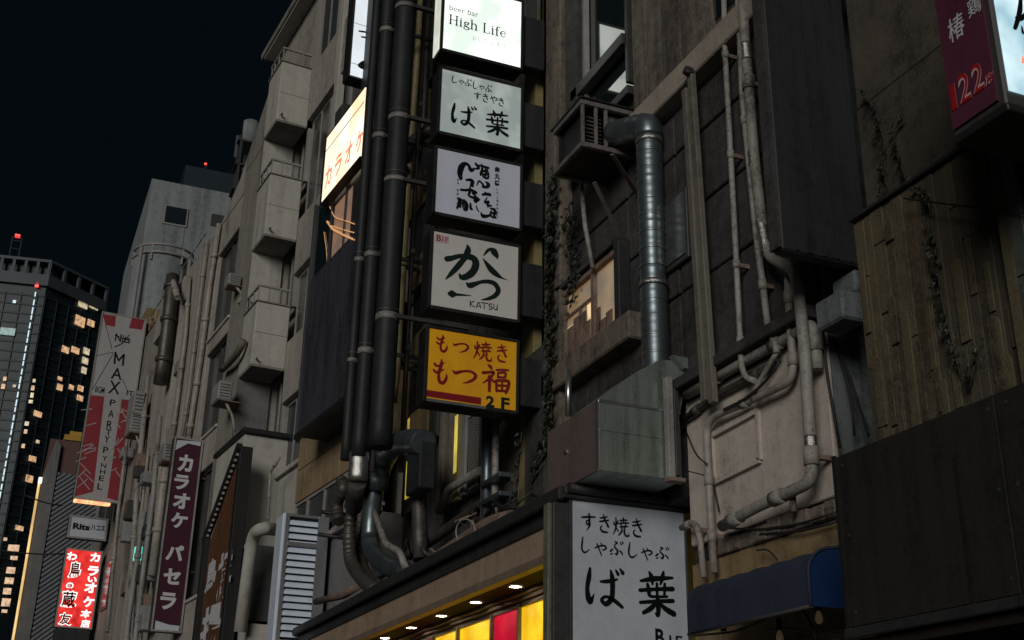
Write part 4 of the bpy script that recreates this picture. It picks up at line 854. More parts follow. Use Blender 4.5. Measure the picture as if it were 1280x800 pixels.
for lab, pts, y, r in (('sagging from the grey cabinet to the lower pipe', [(1030, 400), (1045, 430), (1062, 470), (1078, 520), (1086, 545)], 6.1, .012), ('second cable sagging from the grey cabinet', [(1035, 410), (1052, 450), (1065, 500), (1068, 545)], 6.1, .010),
     ('looping from the ledge to the downpipe', [(975, 452), (955, 480), (930, 500), (905, 512)], 5.85, .014), ('crossing the plaster wall beside the framed panel', [(886, 570), (893, 610), (899, 640)], 5.96, .008),
     ('drooping between hood and downpipe', [(858, 540), (870, 570), (884, 580)], 5.85, .008), ('straight out from the side post of the hood', [(856, 588), (880, 594)], 5.85, .006),
     ('bunched along the crumbling trim', [(905, 660), (950, 662), (1000, 655), (1046, 640)], 5.93, .010), ('second strand along the crumbling trim', [(950, 668), (1000, 664), (1046, 652)], 5.94, .012),
     ('looping over the awning top', [(946, 688), (960, 686), (972, 700)], 5.9, .008), ('crossing the corner wall above the boards', [(1026, 385), (1050, 392), (1078, 398)], 6.05, .014), ('running down the building corner', [(1026, 395), (1034, 470), (1050, 560)], 5.97, .012),
     ('slack wire across the brown boards', [(1130, 248), (1190, 256), (1280, 266)], 4.9, .006)):
    MB().tube(onp(pts, y), r, 6, fillet=.15).make('cable', 'cable', None, label='black cable '+lab, cat='cable')

# ================================================================== AWNING
ax1 = X(1013, 757, 5.15); ax0 = X(857, 735, 5.15)
zb_, zt_ = Z(1013, 757, 5.15), Z(1008, 672, 5.15)
AW = thing('awning', 'dark navy canvas awning with a bright blue end over the small shop at lower right', 'awning', ((ax0+ax1)/2, 5.5, zb_))
prof = [(5.15, zb_), (5.15, zb_+.22)]+[(5.15+.22*(1-math.cos(a_*math.pi/16)), zb_+.22+.20*math.sin(a_*math.pi/16)) for a_ in range(1, 9)]+[(6.0, zt_+.10)]
n = 30; vs = []; rw = random.Random(2)
for i in range(n+1):
    x = ax0+(ax1-ax0)*i/n; dz = -.012*math.sin(i/n*math.pi*6)**2; j = rw.uniform(-.006, .006)
    for k, (y_, z_) in enumerate(prof): vs.append((x, y_+(j if k < 3 else 0), z_+(dz if 1 < k else 0)+(rw.uniform(-.006, .006) if k == 0 else 0)))
m_ = len(prof); MB().add(vs, [(i*m_+k, i*m_+k+1, (i+1)*m_+k+1, (i+1)*m_+k) for i in range(n) for k in range(m_-1)], True).make('canvas', 'awning', AW)
MB().prism(prof+[(6.0, zb_)], 0, ax1-.012, ax1+.002).make('end_panel', 'awning_end', AW)
MB().tube([(ax1+.004, y_, z_) for y_, z_ in prof], .012, 6, fillet=.01).make('piping', 'awning', AW)
MB().tube([(ax0, 5.16, zb_), (ax1, 5.16, zb_)], .015, 6).make('front_bar', 'frame_dark', AW)
box('stucco_wall', 'trim', MBD, (ax0-.2, -7.3, 5.92, 5.998, .1, zb_-.02)); box('door_post', 'yellowwall', MBD, (X(945, 780, 5.9), X(952, 780, 5.9), 5.86, 5.915, .1, zb_))
for lab, px_ in (('nearest the black board, faintly glowing', 1024), ('second from the black board, under the awning', 975), ('furthest left under the awning', 905)):
    q = M.at(px_, 776, 1, 5.5) if px_ == 1024 else M.at(px_, 800, 1, 5.6)
    t = thing('hanging_bulb', 'bare festoon bulb in a black holder %s' % lab, 'bulb', tuple(q), group='festoon bulbs under the awning')
    MB().tube([q+Vector((0, 0, .16)), q+Vector((0, 0, .07))], .022, 10, rf=lambda d, i: 1+.2*i).make('holder', 'black', t)
    prf = [(.012, .07), (.020, .050), (.028, .022), (.027, .0), (.017, -.018), (.003, -.024)]
    vs = [(q.x+math.cos(a_*math.pi/6)*r_, q.y+math.sin(a_*math.pi/6)*r_, q.z+h_) for r_, h_ in prf for a_ in range(12)]
    MB().add(vs, [(i*12+k, i*12+(k+1) % 12, (i+1)*12+(k+1) % 12, (i+1)*12+k) for i in range(5) for k in range(12)], True).make('bulb', 'bulb', t)
    MB().tube([q+Vector((0, 0, .16)), q+Vector((.02, 0, .30))], .006, 5).make('cord', 'cable', t)
for lab, pts in (('looping from the awning bar to the bulb', [(862, 795), (920, 790), (970, 768), (1002, 752)]), ('crossing behind the bulb', [(1000, 758), (1012, 775), (1020, 798)]), ('trailing to the black board', [(950, 790), (985, 784), (1030, 796), (1068, 792)])):
    MB().tube(onp(pts, 5.5), .010, 6, fillet=.2).make('cable', 'cable', None, label='festoon cable %s' % lab, cat='cable')

# ================================================================== IVY
def ivy(label, pts, y, size, dens, spread, seed):
    rv = random.Random(seed); p = onp(pts, y); t = thing('ivy', label, 'ivy', tuple(p[-1]))
    MB().tube([q+Vector((0, .0, 0)) for q in p], .008, 5, fillet=.1).make('stem', 'stem', t)
    mb = MB()
    for a, b in zip(p, p[1:]):
        n = max(2, int((b-a).length*dens))
        for k in range(n):
            c = a.lerp(b, rv.random())+Vector((rv.gauss(0, spread), -abs(rv.gauss(.02, .03)), rv.gauss(0, spread*.5)))
            s = size*rv.uniform(.6, 1.3); nrm = Vector((rv.uniform(-.6, .9), -1, rv.uniform(-.2, .9))).normalized(); u = nrm.cross(Vector((0, 0, 1))).normalized(); v = u.cross(nrm); an = rv.uniform(-.9, .9)
            u, v = u*math.cos(an)+v*math.sin(an), v*math.cos(an)-u*math.sin(an)
            sh = [(0, -1), (.55, -.45), (.9, .15), (.35, .35), (0, .9), (-.35, .35), (-.9, .15), (-.55, -.45)]
            q = [c+u*x_*s+v*y_*s+nrm*(.18*s if i % 2 else 0) for i, (x_, y_) in enumerate(sh)]
            mb.add(q, [(0, 1, 2, 3), (0, 3, 4), (0, 4, 5), (0, 5, 6, 7)])
    mb.make('leaves', 'leaf', t, kind='stuff')
ivy('dense ivy climbing the pilaster right of the lower signs', [(694, 215), (690, 300), (688, 380), (690, 450), (686, 540), (670, 600)], 5.80, .045, 170, .06, 1)
ivy('sparse ivy strand hanging below the cage', [(712, 260), (716, 300), (722, 350), (712, 385)], 5.90, .04, 120, .10, 2)
ivy('thin ivy runner beside the clamped pipes', [(652, 540), (648, 590), (644, 650)], 5.45, .035, 70, .03, 3)
ivy('ivy strand trailing down the mouldy wall, left of two', [(1080, 115), (1095, 140), (1105, 175), (1106, 215), (1108, 248)], 6.03, .024, 60, .022, 4)
ivy('ivy strand trailing down the mouldy wall, right of two', [(1128, 148), (1116, 165), (1122, 195), (1132, 225), (1140, 240)], 6.03, .024, 60, .022, 5)
ivy('ivy strand running all the way down the brown boards', [(1142, 232), (1160, 245), (1166, 290), (1172, 340), (1180, 390), (1192, 430), (1200, 470)], 4.96, .021, 75, .018, 6)
ivy('short tuft of ivy at the foot of the brown boards', [(1222, 430), (1218, 455), (1212, 485)], 4.96, .022, 90, .03, 7)

# ================================================================== SLATTED SCREEN, LIT KARAOKE BOARD, UPPER WHITE SIGN (left of the ducts)
def XL(px, py, y): return L.at(px, py, 1, y).x
def ZL(px, py, y): return L.at(px, py, 1, y).z
SB = thing('slatted_building_front', 'projecting dark slatted bay with glass above, its orange reflections built as glow, left of the black ducts', 'building front', (-21, 5, 6.9), L)
s0, s1, zb_, zm_, zt_ = -22.35, -19.3, 8.24, 11.5, 13.1
MB(L).box(s0+.05, s1, 5.0, 5.75, zb_, 14.6).make('body', 'darkbox', SB); MB(L).box(-20.2, s1, 5.0, 5.75, 14.61, 22.4).make('upper_body', 'darkbox', SB)
nsl = 40
for k in range(nsl):
    x = s0+(s1-s0)*k/nsl; box('slat', 'louver', SB, (x, x+(s1-s0)/nsl*.72, 4.94+.008*(k % 3), 4.985, zb_+.06, zm_-(0 if k < 8 else 0)), L)
box('bottom_rail', 'black', SB, (s0-.02, s1, 4.90, 5.02, zb_-.05, zb_+.055), L, .01); box('edge_post', 'louver', SB, (s0-.03, s0+.0, 4.92, 5.6, zb_+.06, 13.3), L)
f = MB(L).box(s0, s1, 4.95, 4.99, zm_, zm_+.06).box(s0, s0+.06, 4.95, 4.99, zm_+.06, zt_).box(-21.35, -21.3, 4.95, 4.99, zm_+.06, zt_).box(-20.5, -20.45, 4.95, 4.99, zm_+.06, zt_).make('glass_frame', 'louver', SB)
box('warm_reflection', 'reflect_dim', f, (-21.2, -20.2, 4.988, 4.992, zm_-.4, zt_-.35), L); box('pane', 'glass', f, (s0+.06, -21.36, 4.975, 4.985, zm_+.06, zt_), L)  # emissive panel stands in for warm reflections in the glass
for k, pts in enumerate(([(412, 258), (418, 272), (432, 276), (443, 280)], [(409, 277), (416, 287), (430, 294), (444, 300)], [(414, 282), (425, 286), (443, 291)], [(405, 290), (409, 320), (407, 352)])):
    MB(L).tube([L.at(a, b, 1, 4.96) for a, b in pts], {0: .010, 1: .022, 2: .010, 3: .006}[k], 8, fillet=.2).make('reflection_streak', 'reflect_orange', f, label='curved orange reflection built as a glowing tube')  # reflections of lights opposite, modelled as glowing curves on the glass
KB = thing('lit_karaoke_board', 'glowing peach white billboard with orange red katakana on the wall left of the black ducts', 'billboard', (-21, 4.8, 13.3), L)
p = L.at(401, 257, 1, 4.78); q = L.at(403, 172, 1, 4.78)
k0, k1, kz0, kz1 = p.x, -19.3, 12.86, 14.42
box('lit_board', 'sign_peach', KB, (k0+.03, k1, 4.78, 4.80, kz0+.03, kz1-.03), L)
MB(L).box(k0, k1, 4.77, 4.95, kz0, kz0+.028).box(k0, k1, 4.77, 4.95, kz1-.028, kz1).box(k0, k0+.028, 4.77, 4.95, kz0+.028, kz1-.028).box(k0, k1, 4.772, 4.779, kz1-.36, kz1-.345).make('frame', 'black', KB)
F = Face(L, 1, 4.776, 0, 0, 1); mb = MB(L)
for i, ch in enumerate('カラオケ'):
    u0 = k0+.16+i*.58; put_text(mb, F, ch, 0, 0, 0, 0, .03, .004, wob=.03, uvbox=(u0, kz0+.72-.03*i, u0+.40, kz0+.26-.03*i))
mb.make('lettering', 'red_neon', KB)
WS = thing('upper_white_sign', 'bright white projecting sign half hidden behind the black ducts at the top', 'sign', (-21, 4.6, 15.5), L)
wx = -20.15; a = L.at(438, 93, 0, wx); b = L.at(466, 97, 0, wx)
box('lit_board', 'sign_white2', WS, (wx-.02, wx, a.y, b.y+.3, a.z, 19.5), L); box('casing', 'black', WS, (wx-.35, wx-.022, a.y-.04, b.y+.3, a.z-.04, 19.5), L)
for dz in (.02, .98, 2.0): box('panel_joint', 'frame_grey', WS, (wx, wx+.004, a.y, b.y+.3, a.z+.25+dz, a.z+.26+dz), L)
F = Face(L, 0, wx, 390, 80, 4.444); mb = MB(L)
brush(mb, F, px_strokes(F, [[(290,-5,30),(262,10,18),(292,22,26)], [(276,-150,10),(330,-142,12)], [(262,-182,10),(330,-172,12)]])); mb.make('lettering', 'ink', WS)

# ================================================================== BALCONY BUILDING (L frame)
LB = thing('balcony_building', 'weathered beige apartment building with stacked corner balconies', 'building', (-27, 6, 0), L)
R5 = 5.76
MB(L).box(-31.3, -19.35, R5+.30, 14, 0, 22.5).make('wall', 'leftconc', LB)
box('eave', 'leftconc2', LB, (-31.4, -19.3, R5-.16, 14.1, 22.52, 22.72), L, .02)
box('eave_soffit', 'leftlight', LB, (-31.2, -19.4, R5-.10, R5+.29, 22.46, 22.515), L)
# solid corner stack with its sloping parapet
MB(L).prism([(-33.45, 0), (-27.57, 0), (-27.57, 18.98), (-29.7, 17.43), (-31.5, 16.75), (-33.45, 16.8)], 1, 5.22, R5+6).make('stair_core', 'leftconc', LB)
sk = [(-29.15, -27.5, 0, 17.4), (-33.45, -31.25, 0, 16.74), (-31.24, -29.16, 15.78, 16.72), (-31.24, -29.16, 12.8, 13.25), (-31.24, -29.16, 9.4, 10.35), (-31.24, -29.16, 0, 6.2)]
for x0_, x1_, z0_, z1_ in sk: box('wall_slab', 'leftconc2' if x0_ > -31 else 'leftconc', LB, (x0_, x1_-.004, 5.0, 5.215, z0_, z1_-.004), L, .015)
MB(L).prism([(-29.15, 17.41), (-27.5, 17.41), (-27.5, 19.05), (-29.15, 17.85)], 1, 5.0, 5.215).make('parapet', 'leftconc2', LB)
MB(L).prism([(-33.45, 16.745), (-29.16, 16.745), (-29.16, 17.85), (-29.7, 17.43), (-31.5, 16.78)], 1, 5.0, 5.215).make('parapet', 'leftconc', LB)
for z0_, z1_ in ((13.25, 15.78), (10.35, 12.8), (6.2, 9.4)):
    f = MB(L).box(-31.2, -31.12, 5.10, 5.20, z0_, z1_).box(-29.24, -29.17, 5.10, 5.20, z0_, z1_).box(-31.12, -29.24, 5.10, 5.2, z1_-.07, z1_).box(-31.12, -29.24, 5.10, 5.2, z0_, z0_+.07).box(-30.22, -30.16, 5.12, 5.19, z0_+.07, z1_-.07).make('window', 'frame_dark', LB)
    box('pane', 'glass_dim', f, (-31.11, -29.25, 5.16, 5.18, z0_+.07, z1_-.07), L)
    box('sill', 'leftlight', LB, (-31.3, -29.1, 4.95, 5.1, z0_-.08, z0_-.002), L, .01)
# balconies and rails
for k, (z0_, z1_) in enumerate(((17.57, 19.29), (14.38, 16.02), (11.05, 12.62))):
    b = MB(L).box(-27.5, -26.4, 4.97, R5+.02, z0_, z1_).make('balcony', 'leftlight', LB, .02)
    MB(L).box(-27.52, -26.37, 4.94, 5.06, z1_+.001, z1_+.035).box(-26.47, -26.37, 5.061, R5, z1_+.001, z1_+.035).make('coping', 'leftconc2', b, .005)
    MB(L).tube([(-26.36, 5.08, z0_+.12), (-26.25, 5.06, z0_+.10)], .028, 8).make('drain_spout', 'frame_dark', b)
    box('balcony_floor', 'leftconc2', b, (-27.48, -26.42, 4.99, R5, z0_-.03, z0_-.002), L)
    zr = z1_+.40
    rr_ = MB(L)
    for y_ in (4.99, 5.25, 5.5, 5.74): rr_.box(-26.45, -26.42, y_-.013, y_+.013, z1_, zr)
    for x_ in (-27.45, -27.2, -26.85): rr_.box(x_, x_+.03, 4.98, 5.01, z1_, zr)
    rr_.box(-26.46, -26.41, 4.96, R5, zr, zr+.05).box(-27.5, -26.47, 4.97, 5.02, zr, zr+.05).make('railing', 'rail', b)
    box('joint', 'leftconc2', b, (-26.399, -26.396, 4.98, R5, z0_+.80, z0_+.815), L)
for z0_, z1_ in ((16.04, 17.55), (12.66, 14.36), (9.40, 11.03)):
    box('core_side', 'leftlight' if z0_ > 10 else 'greywall', LB, (-27.56, -27.49, 5.0, R5+.02, z0_, z1_), L)
    f = MB(L).box(-27.48, -26.45, R5+.18, R5+.24, z0_, z0_+.12).box(-27.2, -27.12, R5+.17, R5+.24, z0_+.12, z1_-.05).box(-26.5, -26.38, R5+.05, R5+.24, z0_, z1_).make('balcony_door', 'frame_grey', LB); box('pane', 'glass_far', f, (-27.48, -26.5, R5+.2, R5+.22, z0_+.12, z1_-.02), L)
# spandrels, windows and columns of the recessed wall
sp = ((17.75, 19.3), (13.45, 14.92), (10.2, 11.72))
for z0_, z1_ in sp:
    for x0_, x1_ in ((-26.38, -24.42), (-24.40, -22.42), (-22.40, -19.4)): box('spandrel', 'leftconc', LB, (x0_, x1_, R5, R5+.28, z0_, z1_), L, .012)
for z0_, z1_ in ((19.31, 22.44), (14.93, 17.74), (11.73, 13.44), (8.45, 10.19)):
    for x0_ in (-26.35, -24.95, -23.55, -22.15):
        f = MB(L).box(x0_, x0_+1.36, R5+.14, R5+.2, z0_, z0_+.07).box(x0_, x0_+1.36, R5+.14, R5+.2, z1_-.07, z1_).box(x0_, x0_+.06, R5+.14, R5+.2, z0_+.07, z1_-.07).box(x0_+.66, x0_+.72, R5+.14, R5+.2, z0_+.07, z1_-.07).box(x0_+1.30, x0_+1.36, R5+.14, R5+.2, z0_+.07, z1_-.07).make('window', 'frame_grey', LB)
        for dx in (.07, .73): box('pane', 'glass_dim' if z0_ > 10 else 'glass_far', f, (x0_+dx, x0_+dx+.57, R5+.16, R5+.18, z0_+.07, z1_-.07), L)
for x_ in (-24.25, -22.3):
    box('column', 'leftlight', LB, (x_, x_+.26, R5-.05, R5+.13, 14.93, 22.4), L, .01)
for x_, z_ in ((-23.2, 15.6), (-21.9, 12.2)):
    box('window_box', 'frame_dark', LB, (x_, x_+.5, R5-.3, R5-.02, z_, z_+.55), L, .01)
# lower walls
box('lower_wall', 'leftlight', LB, (-26.1, -24.17, R5, R5+.28, 4.2, 8.40), L, .01)
box('lower_wall', 'leftlight', LB, (-26.1, -24.17, R5-.02, R5+.28, 0, 4.19), L, .01)
box('ledge', 'leftlight', LB, (-26.1, -24.17, R5-.09, R5-.003, 8.35, 8.46), L, .01)
TY = 5.6
for z0_, z1_ in ((8.08, 8.75), (7.39, 8.06)):
    for k in range(9):
        x_ = -24.15+k*.52; box('tile', 'tile', LB, (x_, x_+.512, TY-.012, TY+.018, z0_, z1_), L, .005)
box('tile_backing', 'tile', LB, (-24.16, -19.35, TY+.02, R5+.28, 7.37, 8.9), L)
f = MB(L).box(-24.16, -19.35, TY, TY+.08, 7.31, 7.365).box(-24.16, -19.35, TY, TY+.08, 6.39, 6.45).box(-24.16, -24.10, TY, TY+.08, 6.451, 7.309).box(-23.4, -23.34, TY, TY+.08, 6.451, 7.309).box(-22.4, -22.34, TY, TY+.08, 6.451, 7.309).box(-21.2, -21.14, TY, TY+.08, 6.451, 7.309).make('window', 'frame_grey', LB)
for x0_, x1_ in ((-24.09, -23.41), (-23.33, -22.41), (-22.33, -21.21), (-21.13, -19.36)): box('pane', 'glass_dim', f, (x0_, x1_, TY+.03, TY+.05, 6.451, 7.309), L)
box('pink_sill', 'mauve', LB, (-24.1, -19.35, TY-.08, TY+.05, 6.28, 6.38), L, .01); box('under_wall', 'greywall', LB, (-24.16, -19.35, TY+.05, R5+.28, 0, 6.279), L)
# white bay block with black cap
WB = LB
MB(L).box(-28.5, -26.12, 4.93, R5+.2, 6.75, 9.30).make('white_bay', 'leftlight', LB, .015)
MB(L).box(-26.11, -24.6, 5.02, R5-.003, 0, 5.0).make('bay_base', 'leftlight', LB, .01)
box('black_cap', 'black', LB, (-28.6, -26.0, 4.86, R5+.2, 9.31, 9.42), L, .01)
f = MB(L).box(-26.9, -24.75, 4.94, 5.0, 5.0, 5.08).box(-24.82, -24.75, 4.94, 5.0, 5.081, 6.6).box(-26.9, -24.75, 4.94, 5.0, 6.6, 6.68).box(-25.8, -25.74, 4.94, 5.0, 5.08, 6.6).box(-26.12, -26.06, 4.94, 5.0, 5.08, 6.6).box(-26.06, -24.82, 4.945, 4.99, 5.86, 5.92).make('window', 'leftlight', LB)
box('pane', 'glass_dim', f, (-26.06, -24.83, 4.965, 4.975, 5.08, 6.6), L); box('side_pane', 'glass_dim', f, (-24.8, -24.77, 5.01, R5-.01, 5.08, 6.6), L)
t = thing('fat_downpipe', 'fat pale downpipe bent over the white bay near the lower window', 'pipe', (-26.4, 4.8, 4), L)
MB(L).tube([L.at(345, 662, 1, 5.3), L.at(328, 660, 1, 4.8), L.at(316, 668, 1, 4.8), L.at(300, 790, 1, 4.8)], .13, 14).make('pipe', 'leftlight', t)
for lab, pts, y, r in (('thin pale conduit on the white bay', [(350, 572), (338, 590), (335, 650)], 5.3, .03), ('long pale downpipe with clips on the window wall', [(274, 280), (262, 360), (252, 440), (240, 520), (236, 545)], 4.9, .075), ('thinner pale downpipe beside the long one', [(259, 300), (248, 390), (236, 490), (228, 545)], 4.9, .045),
     ('grey pipe on the wall left of the long downpipe', [(237, 345), (232, 420), (222, 500), (214, 560)], 4.9, .06)):
    p = [L.at(a, b, 1, y) for a, b in pts]; t = thing('downpipe', lab, 'pipe', tuple(p[-1]), L); MB(L).tube(p, r, 10).make('pipe', 'pipe_pale', t)
    for a, b in zip(p, p[1:]): c = a.lerp(b, .5); d = (b-a).normalized()*.06; MB(L).tube([c-d, c+d], r*1.35, 10).make('clip', 'pipe_pale', t)
# trough and air conditioner
t = thing('curved_trough', 'rusty curved gutter trough jutting from the wall beside the third balcony', 'gutter', (-28, 4.8, 11), L)
MB(L).tube([L.at(305, 425, 1, 4.85), L.at(298, 440, 1, 4.8), L.at(285, 455, 1, 4.8), L.at(278, 462, 1, 4.85)], .085, 10, fillet=.3).make('trough', 'pilaster', t)
def acunit(label, px, py, s=.5, y=4.55):
    p = L.at(px, py, 1, y); t = thing('air_conditioner', label, 'air conditioner', tuple(p), L)
    MB(L).box(p.x-s*.7, p.x+s*.7, y-.12, y+.2, p.z-s*.5, p.z+s*.5).make('casing', 'acunit', t, .02)
    for k in range(5): box('grille_bar', 'frame_dark', t, (p.x+s*.7+.002, p.x+s*.7+.01, y-.08, y+.16, p.z-s*.35+k*s*.16, p.z-s*.31+k*s*.16), L)
    box('bracket', 'rusty', t, (p.x-s*.7, p.x+s*.7, y-.1, 4.99, p.z-s*.56, p.z-s*.51), L)
    MB(L).tube([(p.x+s*.4, y+.1, p.z-s*.5), (p.x+s*.4, y+.3, p.z-s*1.2), (p.x+s*.4, 4.95, p.z-s*2)], .035, 6).make('hose', 'pipe_pale', t)
acunit('small air conditioner box hanging below the curved trough', 275, 492, .45); acunit('small vent box beside the upper window of the window wall', 289, 352, .3, 4.75)
acunit('air conditioner with looping pipes right of the tall red and white banner', 168, 508, .75); acunit('second air conditioner just below the first beside the banner', 165, 532, .6); acunit('pale meter box above the left edge of the katakana sign', 207, 567, .5, 4.7)

# ================================================================== NEIGHBOURS FURTHER DOWN THE STREET
N1 = thing('grey_building', 'narrow weathered grey building with tall slot windows and many pipes', 'building', (-37, 6, 0), L)
MB(L).box(-41.2, -33.47, 5.25, 13, 0, 16.95).make('core', 'leftconc', N1)
xs = [-41.2, -39.5, -38.5, -35.6, -34.9, -33.48]
for i in range(5):
    if i % 2 == 0: box('wall_pier', 'leftconc' if i else 'leftconc2', N1, (xs[i], xs[i+1]-.005, 5.0, 5.245, 0, 16.9-.2*(i == 0)), L, .015)
    else:
        for z0_, z1_ in ((13.6, 13.95), (10.7, 11.05), (7.6, 8), (4, 4.6)): box('spandrel', 'leftconc2', N1, (xs[i], xs[i+1]-.005, 5.03, 5.24, z0_, z1_), L)
        box('tall_window', 'glass_dim', N1, (xs[i], xs[i+1]-.01, 5.20, 5.24, 4, 15.9), L); box('head', 'leftconc', N1, (xs[i], xs[i+1]-.005, 5.0, 5.24, 15.92, 16.8), L)
box('roof_rail', 'rail', N1, (-41.2, -33.6, 5.05, 5.08, 17.5, 17.54), L)
for k in range(9): box('rail_post', 'rail', N1, (-41.1+k*.9, -41.07+k*.9, 5.05, 5.08, 16.95, 17.5), L)
N2 = thing('far_grey_building', 'dim building at the far end of the row behind the hanging signs', 'building', (-44, 6, 0), L)
MB(L).box(-46.5, -41.25, 5.05, 12, 0, 16.2).make('core', 'leftconc2', N2, .02); box('yellow_parapet', 'yellowwall', N2, (-42.8, -41.3, 4.95, 6, 16.21, 17.9), L, .02)
for z_ in (4.5, 7.5, 10.5, 13.5):
    for x_ in (-45.8, -44.2, -42.6): f = box('window', 'frame_dark', N2, (x_, x_+1.1, 5.0, 5.045, z_, z_+1.6), L); box('pane', 'glass_dim', f, (x_+.08, x_+1.02, 4.985, 4.998, z_+.08, z_+1.52), L)
for lab, pts, y, r, m_ in (('big greenish grey duct climbing the grey building', [(216, 345), (213, 380), (207, 430), (200, 480)], 4.7, .20, 'duct_old'), ('curved roof pipe at the top of the grey building', [(222, 372), (216, 350), (210, 352), (206, 372)], 4.7, .09, 'pipe'),
     ('pipe beside the banner, nearest the wall', [(185, 470), (172, 600), (160, 790)], 4.8, .08, 'pipe'), ('corrugated silver pipe right of the red lit sign', [(180, 640), (160, 780), (156, 830)], 4.6, .075, 'acunit'), ('second corrugated silver pipe right of the red lit sign', [(192, 620), (176, 740), (166, 830)], 4.6, .07, 'acunit'),
     ('dark pipe left of the katakana sign', [(200, 520), (190, 640), (172, 820)], 4.7, .07, 'pipe'), ('pale pipe left of the katakana sign', [(208, 585), (202, 625), (190, 720)], 4.8, .12, 'pipe_pale'), ('slim pipe running behind the grey box sign', [(160, 540), (148, 640), (134, 790)], 4.6, .06, 'pipe'),
     ('thin pipe between the silver pipes', [(186, 560), (170, 700), (158, 820)], 4.8, .04, 'pipe_pale')):
    p = [L.at(a, b, 1, y) for a, b in pts]; t = thing('street_pipe', lab, 'pipe', tuple(p[-1]), L)
    MB(L).tube(p, r, 12, step=.08 if 'silver' in lab else None, rf=(lambda d, i: 1+.08*(i % 2)) if 'silver' in lab else None).make('pipe', m_, t)
    for a, b in zip(p, p[1:]): c = a.lerp(b, .4); d = (b-a).normalized()*.07; MB(L).tube([c-d, c+d], r*1.25, 10).make('collar', m_, t)
rq = random.Random(9); JB = []
for k in range(14):
    px_ = rq.uniform(140, 188); py_ = rq.uniform(560, 790)-(px_-140)*.2; p = L.at(px_, py_, 1, 4.75); mt_ = rq.choice(('acunit', 'frame_dark', 'rusty', 'darkbox'))
    jb = box('junction_box', mt_, None, (p.x-.2, p.x+rq.uniform(.1, .4), 4.6, 4.98, p.z-.2, p.z+rq.uniform(.1, .5)), L, .02, label='x', cat='junction box', group='small boxes on the far walls'); JB.append((py_, {'acunit': 'pale grey', 'frame_dark': 'dark', 'rusty': 'rusty', 'darkbox': 'blackish'}[mt_], jb))
ORD = ['highest', 'second highest', 'third highest', 'fourth highest', 'fifth highest', 'sixth highest', 'seventh highest', 'seventh lowest', 'sixth lowest', 'fifth lowest', 'fourth lowest', 'third lowest', 'second lowest', 'lowest']
for k, (_, c_, o_) in enumerate(sorted(JB, key=lambda t_: t_[0])): o_['label'] = '%s of the small boxes among the far wall pipes, %s' % (ORD[k], c_)
gl = L.at(170, 692, 1, 4.6)
MB(L).box(gl.x-.1, gl.x+.1, 4.55, 4.75, gl.z-.2, gl.z+.2).make('green_lamp_sign', 'green_lamp', None, .02, label='small green lit sign between the red lit sign and the katakana sign', cat='sign')

# projecting signs of the left row
def psign(name, label, c, X0, thick, mat, fr='frame_grey', border=.04):
    P = [L.at(x, y, 0, X0) for x, y in c]; y0 = (P[0].y+P[3].y)/2; y1 = (P[1].y+P[2].y)/2; z1 = (P[0].z+P[1].z)/2; z0 = (P[2].z+P[3].z)/2
    t = thing(name, label, 'sign', (X0, (y0+y1)/2, z0), L)
    MB(L).box(X0-thick, X0-.01, y0-border, y1+border, z0-border, z1+border).make('casing', 'frame_dark', t, .01)
    MB(L).box(X0-.009, X0+.02, y0-border-.003, y0, z0-border, z1+border).box(X0-.009, X0+.02, y1, y1+border+.003, z0-border, z1+border).box(X0-.009, X0+.018, y0+.001, y1-.001, z1, z1+border).box(X0-.009, X0+.018, y0+.001, y1-.001, z0-border, z0).make('frame', fr, t)
    box('board', mat, t, (X0-.009, X0, y0, y1, z0, z1), L)
    for zz in (z0+.3*(z1-z0), z0+.8*(z1-z0)): box('bracket', 'frame_dark', t, (X0-thick*.7, X0-thick*.3, y1+border+.002, 5.2, zz, zz+.07), L)
    return t, (y0, y1, z0, z1)
t, d = psign('katakana_sign', 'tall narrow maroon sign with white katakana hanging over the street', [(219, 549), (251, 551), (226, 790), (192, 786)], -30.3, .3, 'maroon')
F = Face(L, 0, -30.3, 200, 520, 2.857); mb = MB(L)
for ch, b in (('カ', (64,138,118,200)), ('ラ', (50,210,104,264)), ('オ', (46,275,106,332)), ('ケ', (38,345,98,402)), ('パ', (20,460,84,517)), ('セ', (12,545,74,602)), ('ラ', (0,630,58,692))): put_text(mb, F, ch, *b, off=.045, d=.006)
mb.make('lettering', 'white_print', t)
mb = MB(L); quad_on(mb, F, [(62, 86), (146, 92), (144, 108), (100, 98), (54, 122)], .004); quad_on(mb, F, [(-16, 730), (30, 745), (70, 750), (66, 768), (-20, 764)], .004); mb.make('corner_motif', 'sign_cool', t)
t, d = psign('banner_sign', 'tall white and red shattered pattern banner reading MAX PARTY at far left', [(128, 391), (182, 400), (150, 628), (94, 622)], -41.04, .25, 'white_banner')
F = Face(L, 0, -41.04, 80, 380, 3.077); mb = MB(L)
for q_ in ([(148, 38), (200, 46), (196, 88), (160, 80)], [(262, 50), (310, 58), (300, 100), (250, 92)], [(104, 350), (155, 356), (112, 722), (42, 740)], [(222, 366), (252, 370), (216, 762), (166, 745)]):
    mb = MB(L); quad_on(mb, F, q_); mb.make('red_field', 'red_banner', t)
rs = random.Random(4); st = []
for k in range(26):
    left = k % 2; x_ = (rs.uniform(60, 110) if left else rs.uniform(190, 225)); y_ = rs.uniform(380, 720); a_ = rs.uniform(-1, 1)
    x_ += (550-y_)*.13; st.append([(x_-(20 if left else 12), y_-25*a_, 3), (x_+(20 if left else 12), y_+25*a_+6, 4)])
mb = MB(L); brush(mb, F, px_strokes(F, st), .006); mb.make('crack_pattern', 'white_banner', t)
